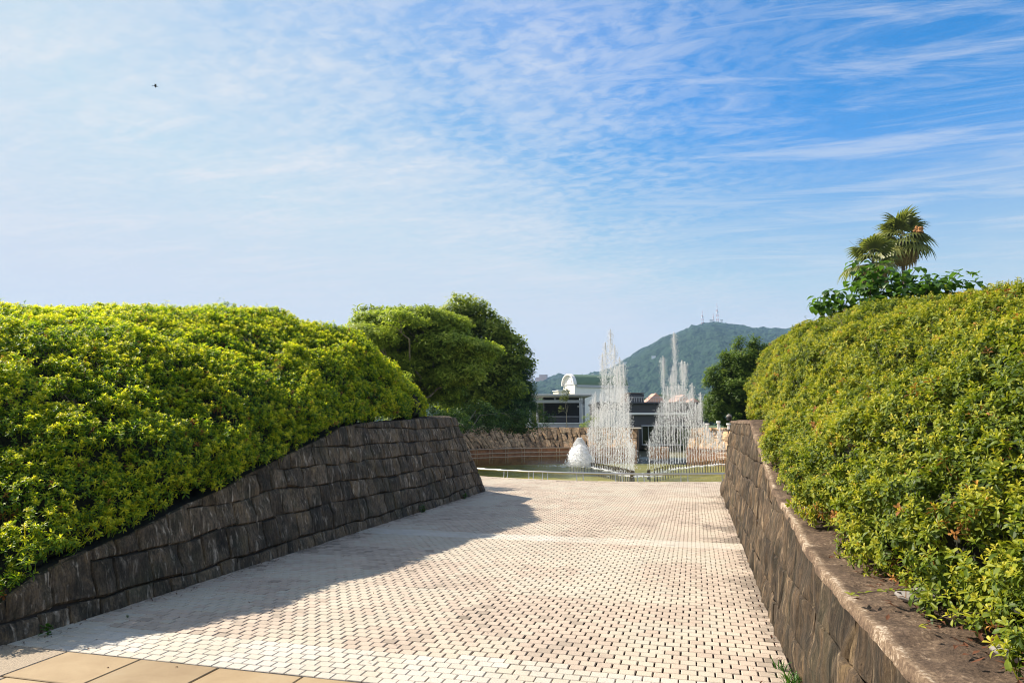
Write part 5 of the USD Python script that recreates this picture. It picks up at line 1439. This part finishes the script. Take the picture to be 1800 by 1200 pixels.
def palm(label, base, H, n, seed, R=1.15, lean=0.0, fruit=True):
    rng = np.random.default_rng(seed)
    t = thing('fan_palm', label, 'palm tree', base)
    tp = np.stack([np.linspace(0, lean, 14), 0.05 * np.sin(np.linspace(0, 3, 14)), np.linspace(-0.3, H, 14)], 1)
    part(t, 'trunk', tube(tp, np.linspace(0.16, 0.12, 14) * (1 + 0.06 * (np.arange(14) % 2)), 10), palm_bark, local=True, smooth=40)
    head = tp[-1]
    for k in range(n):
        f = k / (n - 1)
        el = 1.35 - 2.6 * f + rng.normal(0, 0.12)
        az = k * 2.39996 + rng.normal(0, 0.2)
        dead = f > 0.68
        fr = fan_frond(rng, rng.uniform(0.85, 1.2) * (1 - 0.3 * dead), R * rng.uniform(0.75, 1.05) * (0.85 if dead else 1), 20, 0.45 + 0.5 * f + 0.2 * dead)
        ce, se = math.cos(el), math.sin(el)
        v = fr.vertices
        v = np.stack([v[:, 0] * ce - v[:, 2] * se, v[:, 1], v[:, 0] * se + v[:, 2] * ce], 1)
        v[:, 2] -= 0.13 * np.clip(np.hypot(v[:, 0], v[:, 1]) - 0.5, 0, None) ** 2
        c, s = math.cos(az), math.sin(az)
        v = np.stack([v[:, 0] * c - v[:, 1] * s, v[:, 0] * s + v[:, 1] * c, v[:, 2]], 1) + head + [0, 0, -0.55 * f + 0.1]
        part(t, 'dead_frond' if dead else 'frond', TM(v, fr.faces), palm_dead if dead else palm_leaf, tint=0.35 + 0.4 * rng.random(), local=True, label='brown hanging dead frond' if dead else None)
    for k in range(3):
        az, el = rng.uniform(0, 6.28), rng.uniform(0.5, 1.1)
        d = np.array([math.cos(az) * math.cos(el), math.sin(az) * math.cos(el), math.sin(el)])
        part(t, 'flower_stalk', tube([head, head + d * 1.1, head + d * 2.3 + [0, 0, -0.1]], [0.02, 0.014, 0.006], 4), palm_dead, tint=0.5, local=True)
    if fruit:
        m = trimesh.creation.icosphere(4, 0.3); m.vertices += m.vertices * ((fbm(m.vertices * 8, 3, 3) - 0.5) * 1.2)[:, None]
        m.apply_translation(head + [0.75, -1.45, 0.25])
        part(t, 'seed_cluster', m, palm_fruit, local=True)


palm('taller fan palm with an orange seed cluster above the right hedge', (15.4, 55.7, 1.0), 14.3, 31, 101, R=1.8)
palm('shorter fan palm leaning beside the taller one above the right hedge', (12.4, 52.5, 1.0), 12.0, 22, 102, R=1.6, lean=0.2, fruit=False)


# ------------------------------------------------------------------ broad-leaved shrub above the right hedge
def heart_leaf(L, rng):
    st = np.array([0, 0.06, 0.25, 0.5, 0.75, 1.0]); wd = np.array([0.15, 0.75, 1.0, 0.85, 0.45, 0.0])
    return make_leaf(L, L * 0.78, bend=rng.uniform(0.3, 0.9), fold=rng.uniform(0.1, 0.4), st=tuple(st), wd=tuple(wd), ang=rng.uniform(-0.5, 0.2))


rng = np.random.default_rng(111)
B = np.array([3.15, 12.6, 1.55])
sh = thing('broad_leaved_shrub', 'shrub with large heart-shaped leaves growing out of the right hedge below the palms', 'shrub', B)
tips = [(-0.98, 0, 2.2), (-0.82, -0.2, 2.32), (-0.62, 0, 2.2), (-0.42, -0.1, 2.45), (-0.3, -0.1, 2.78), (-0.08, 0, 2.74), (0.12, -0.1, 2.5), (0.3, 0.1, 2.62), (0.5, 0, 2.6), (0.72, 0.1, 2.56), (0.95, 0, 2.5), (1.15, 0.05, 2.55), (0.2, -0.3, 2.3), (-0.3, -0.3, 2.2), (0.6, -0.3, 2.35), (0.0, 0.3, 2.5), (0.85, 0.3, 2.3)]
for tip in tips:
    tip = np.array(tip) + rng.normal(0, 0.03, 3)
    bp = branch_path([tip[0] * 0.25, tip[1] * 0.3, 0.6], tip, rng, 8, 0.08, 0.12)
    part(sh, 'branch', tube(bp, np.linspace(0.018, 0.005, 8), 6), twig_mat, local=True, smooth=True)
    for k in range(17):
        s = 1.0 if k < 3 else rng.uniform(0.5, 1.0)
        i = s * 7; a = int(min(i, 6)); p = bp[a] + (bp[a + 1] - bp[a]) * (i - a)
        v, f = heart_leaf(rng.uniform(0.12, 0.2), rng)
        az = k * 2.4 + rng.normal(0, 0.4)
        c, sn = math.cos(az), math.sin(az)
        stalk = rng.uniform(0.04, 0.12)
        v = v + [stalk, 0, 0]
        v = np.stack([v[:, 0] * c - v[:, 1] * sn, v[:, 0] * sn + v[:, 1] * c, v[:, 2]], 1) + p
        part(sh, 'leaf', TM(v, f), big_leaf, tint=0.4 + 0.25 * rng.normal(), local=True, smooth=True)
V_, F_, o_ = [], [], 0
for k in range(520):        # the leaves behind and between
    tip = np.array(tips[int(rng.integers(0, len(tips)))])
    p = tip * [1, 1, 1] + np.array([rng.normal(0, 0.14), rng.normal(0, 0.2), -abs(rng.normal(0, 0.24)) - 0.06])
    v, f = heart_leaf(rng.uniform(0.1, 0.19), rng)
    az = rng.uniform(0, 6.283); c, sn = math.cos(az), math.sin(az)
    V_.append(np.stack([v[:, 0] * c - v[:, 1] * sn, v[:, 0] * sn + v[:, 1] * c, v[:, 2]], 1) + p); F_.append(f + o_); o_ += len(v)
part(sh, 'inner_leaves', TM(np.vstack(V_), np.vstack(F_)), big_leaf, tint=0.5, local=True, smooth=True, kind='stuff')
for p in ((-0.35, -0.6, 1.72), (-0.15, -0.6, 1.76), (0.08, -0.55, 2.0), (0.12, -0.55, 1.86)):
    v, f = heart_leaf(0.2, rng)
    az = rng.uniform(3.5, 5.5); c, sn = math.cos(az), math.sin(az)
    v = np.stack([v[:, 0] * c - v[:, 1] * sn, v[:, 0] * sn + v[:, 1] * c, v[:, 2]], 1) + np.array(p)
    part(sh, 'leaf', TM(v, f), yellow_leaf, tint=0.5, local=True, smooth=True, label='yellowed leaf')

# ------------------------------------------------------------------ bird
bd = thing('bird', 'small dark bird gliding high in the cloudy sky on the left', 'bird', (-55.5, 58.0, 38.0), PSI + 0.45)
m = trimesh.creation.icosphere(3, 1.0); m.vertices *= [0.26, 0.07, 0.07]
m.vertices[:, 2] += 0.03 * m.vertices[:, 0]
hd = trimesh.creation.icosphere(2, 0.065); hd.apply_translation([0.31, 0, 0.03])
beak = trimesh.creation.cone(0.022, 0.09); beak.apply_transform(trimesh.transformations.rotation_matrix(math.pi / 2, [0, 1, 0])); beak.apply_translation([0.36, 0, 0.025])
tail = TM([[-0.24, -0.04, 0.0], [-0.24, 0.04, 0.0], [-0.55, 0.11, -0.02], [-0.55, -0.11, -0.02], [-0.24, 0, 0.03], [-0.55, 0, 0.0]], [[0, 1, 2], [0, 2, 3], [4, 5, 2], [4, 2, 1], [4, 0, 3], [4, 3, 5]])
bm_ = cat([m, hd, beak, tail]); bm_.apply_scale(0.6)
part(bd, 'body', bm_, bird_mat, local=True)
for sgn in (-1, 1):
    pr = []
    for k, (y, x0, x1, z) in enumerate(((0.06, 0.16, -0.16, 0.03), (0.3, 0.2, -0.12, 0.1), (0.55, 0.14, -0.1, 0.12), (0.75, 0.02, -0.08, 0.07))):
        pr.append([[x0, sgn * y, z], [(x0 + x1) / 2, sgn * y, z + 0.018], [x1, sgn * y, z - 0.004], [(x0 + x1) / 2, sgn * y, z - 0.006], [x0, sgn * y, z]])
    part(bd, 'wing', sheet(np.array(pr) * 0.6), bird_mat, local=True)

# ------------------------------------------------------------------ air
hz = trimesh.creation.box([7000, 5400, 452]); hz.apply_translation([0, 700, 224.2])
solo('haze', hz, M('haze_air', {'v': ('principled_volume', {'color': (0.42, 0.68, 1.0), 'density': 0.00013, 'anisotropy': 0.1})}, volume='v.volume'), kind='stuff')
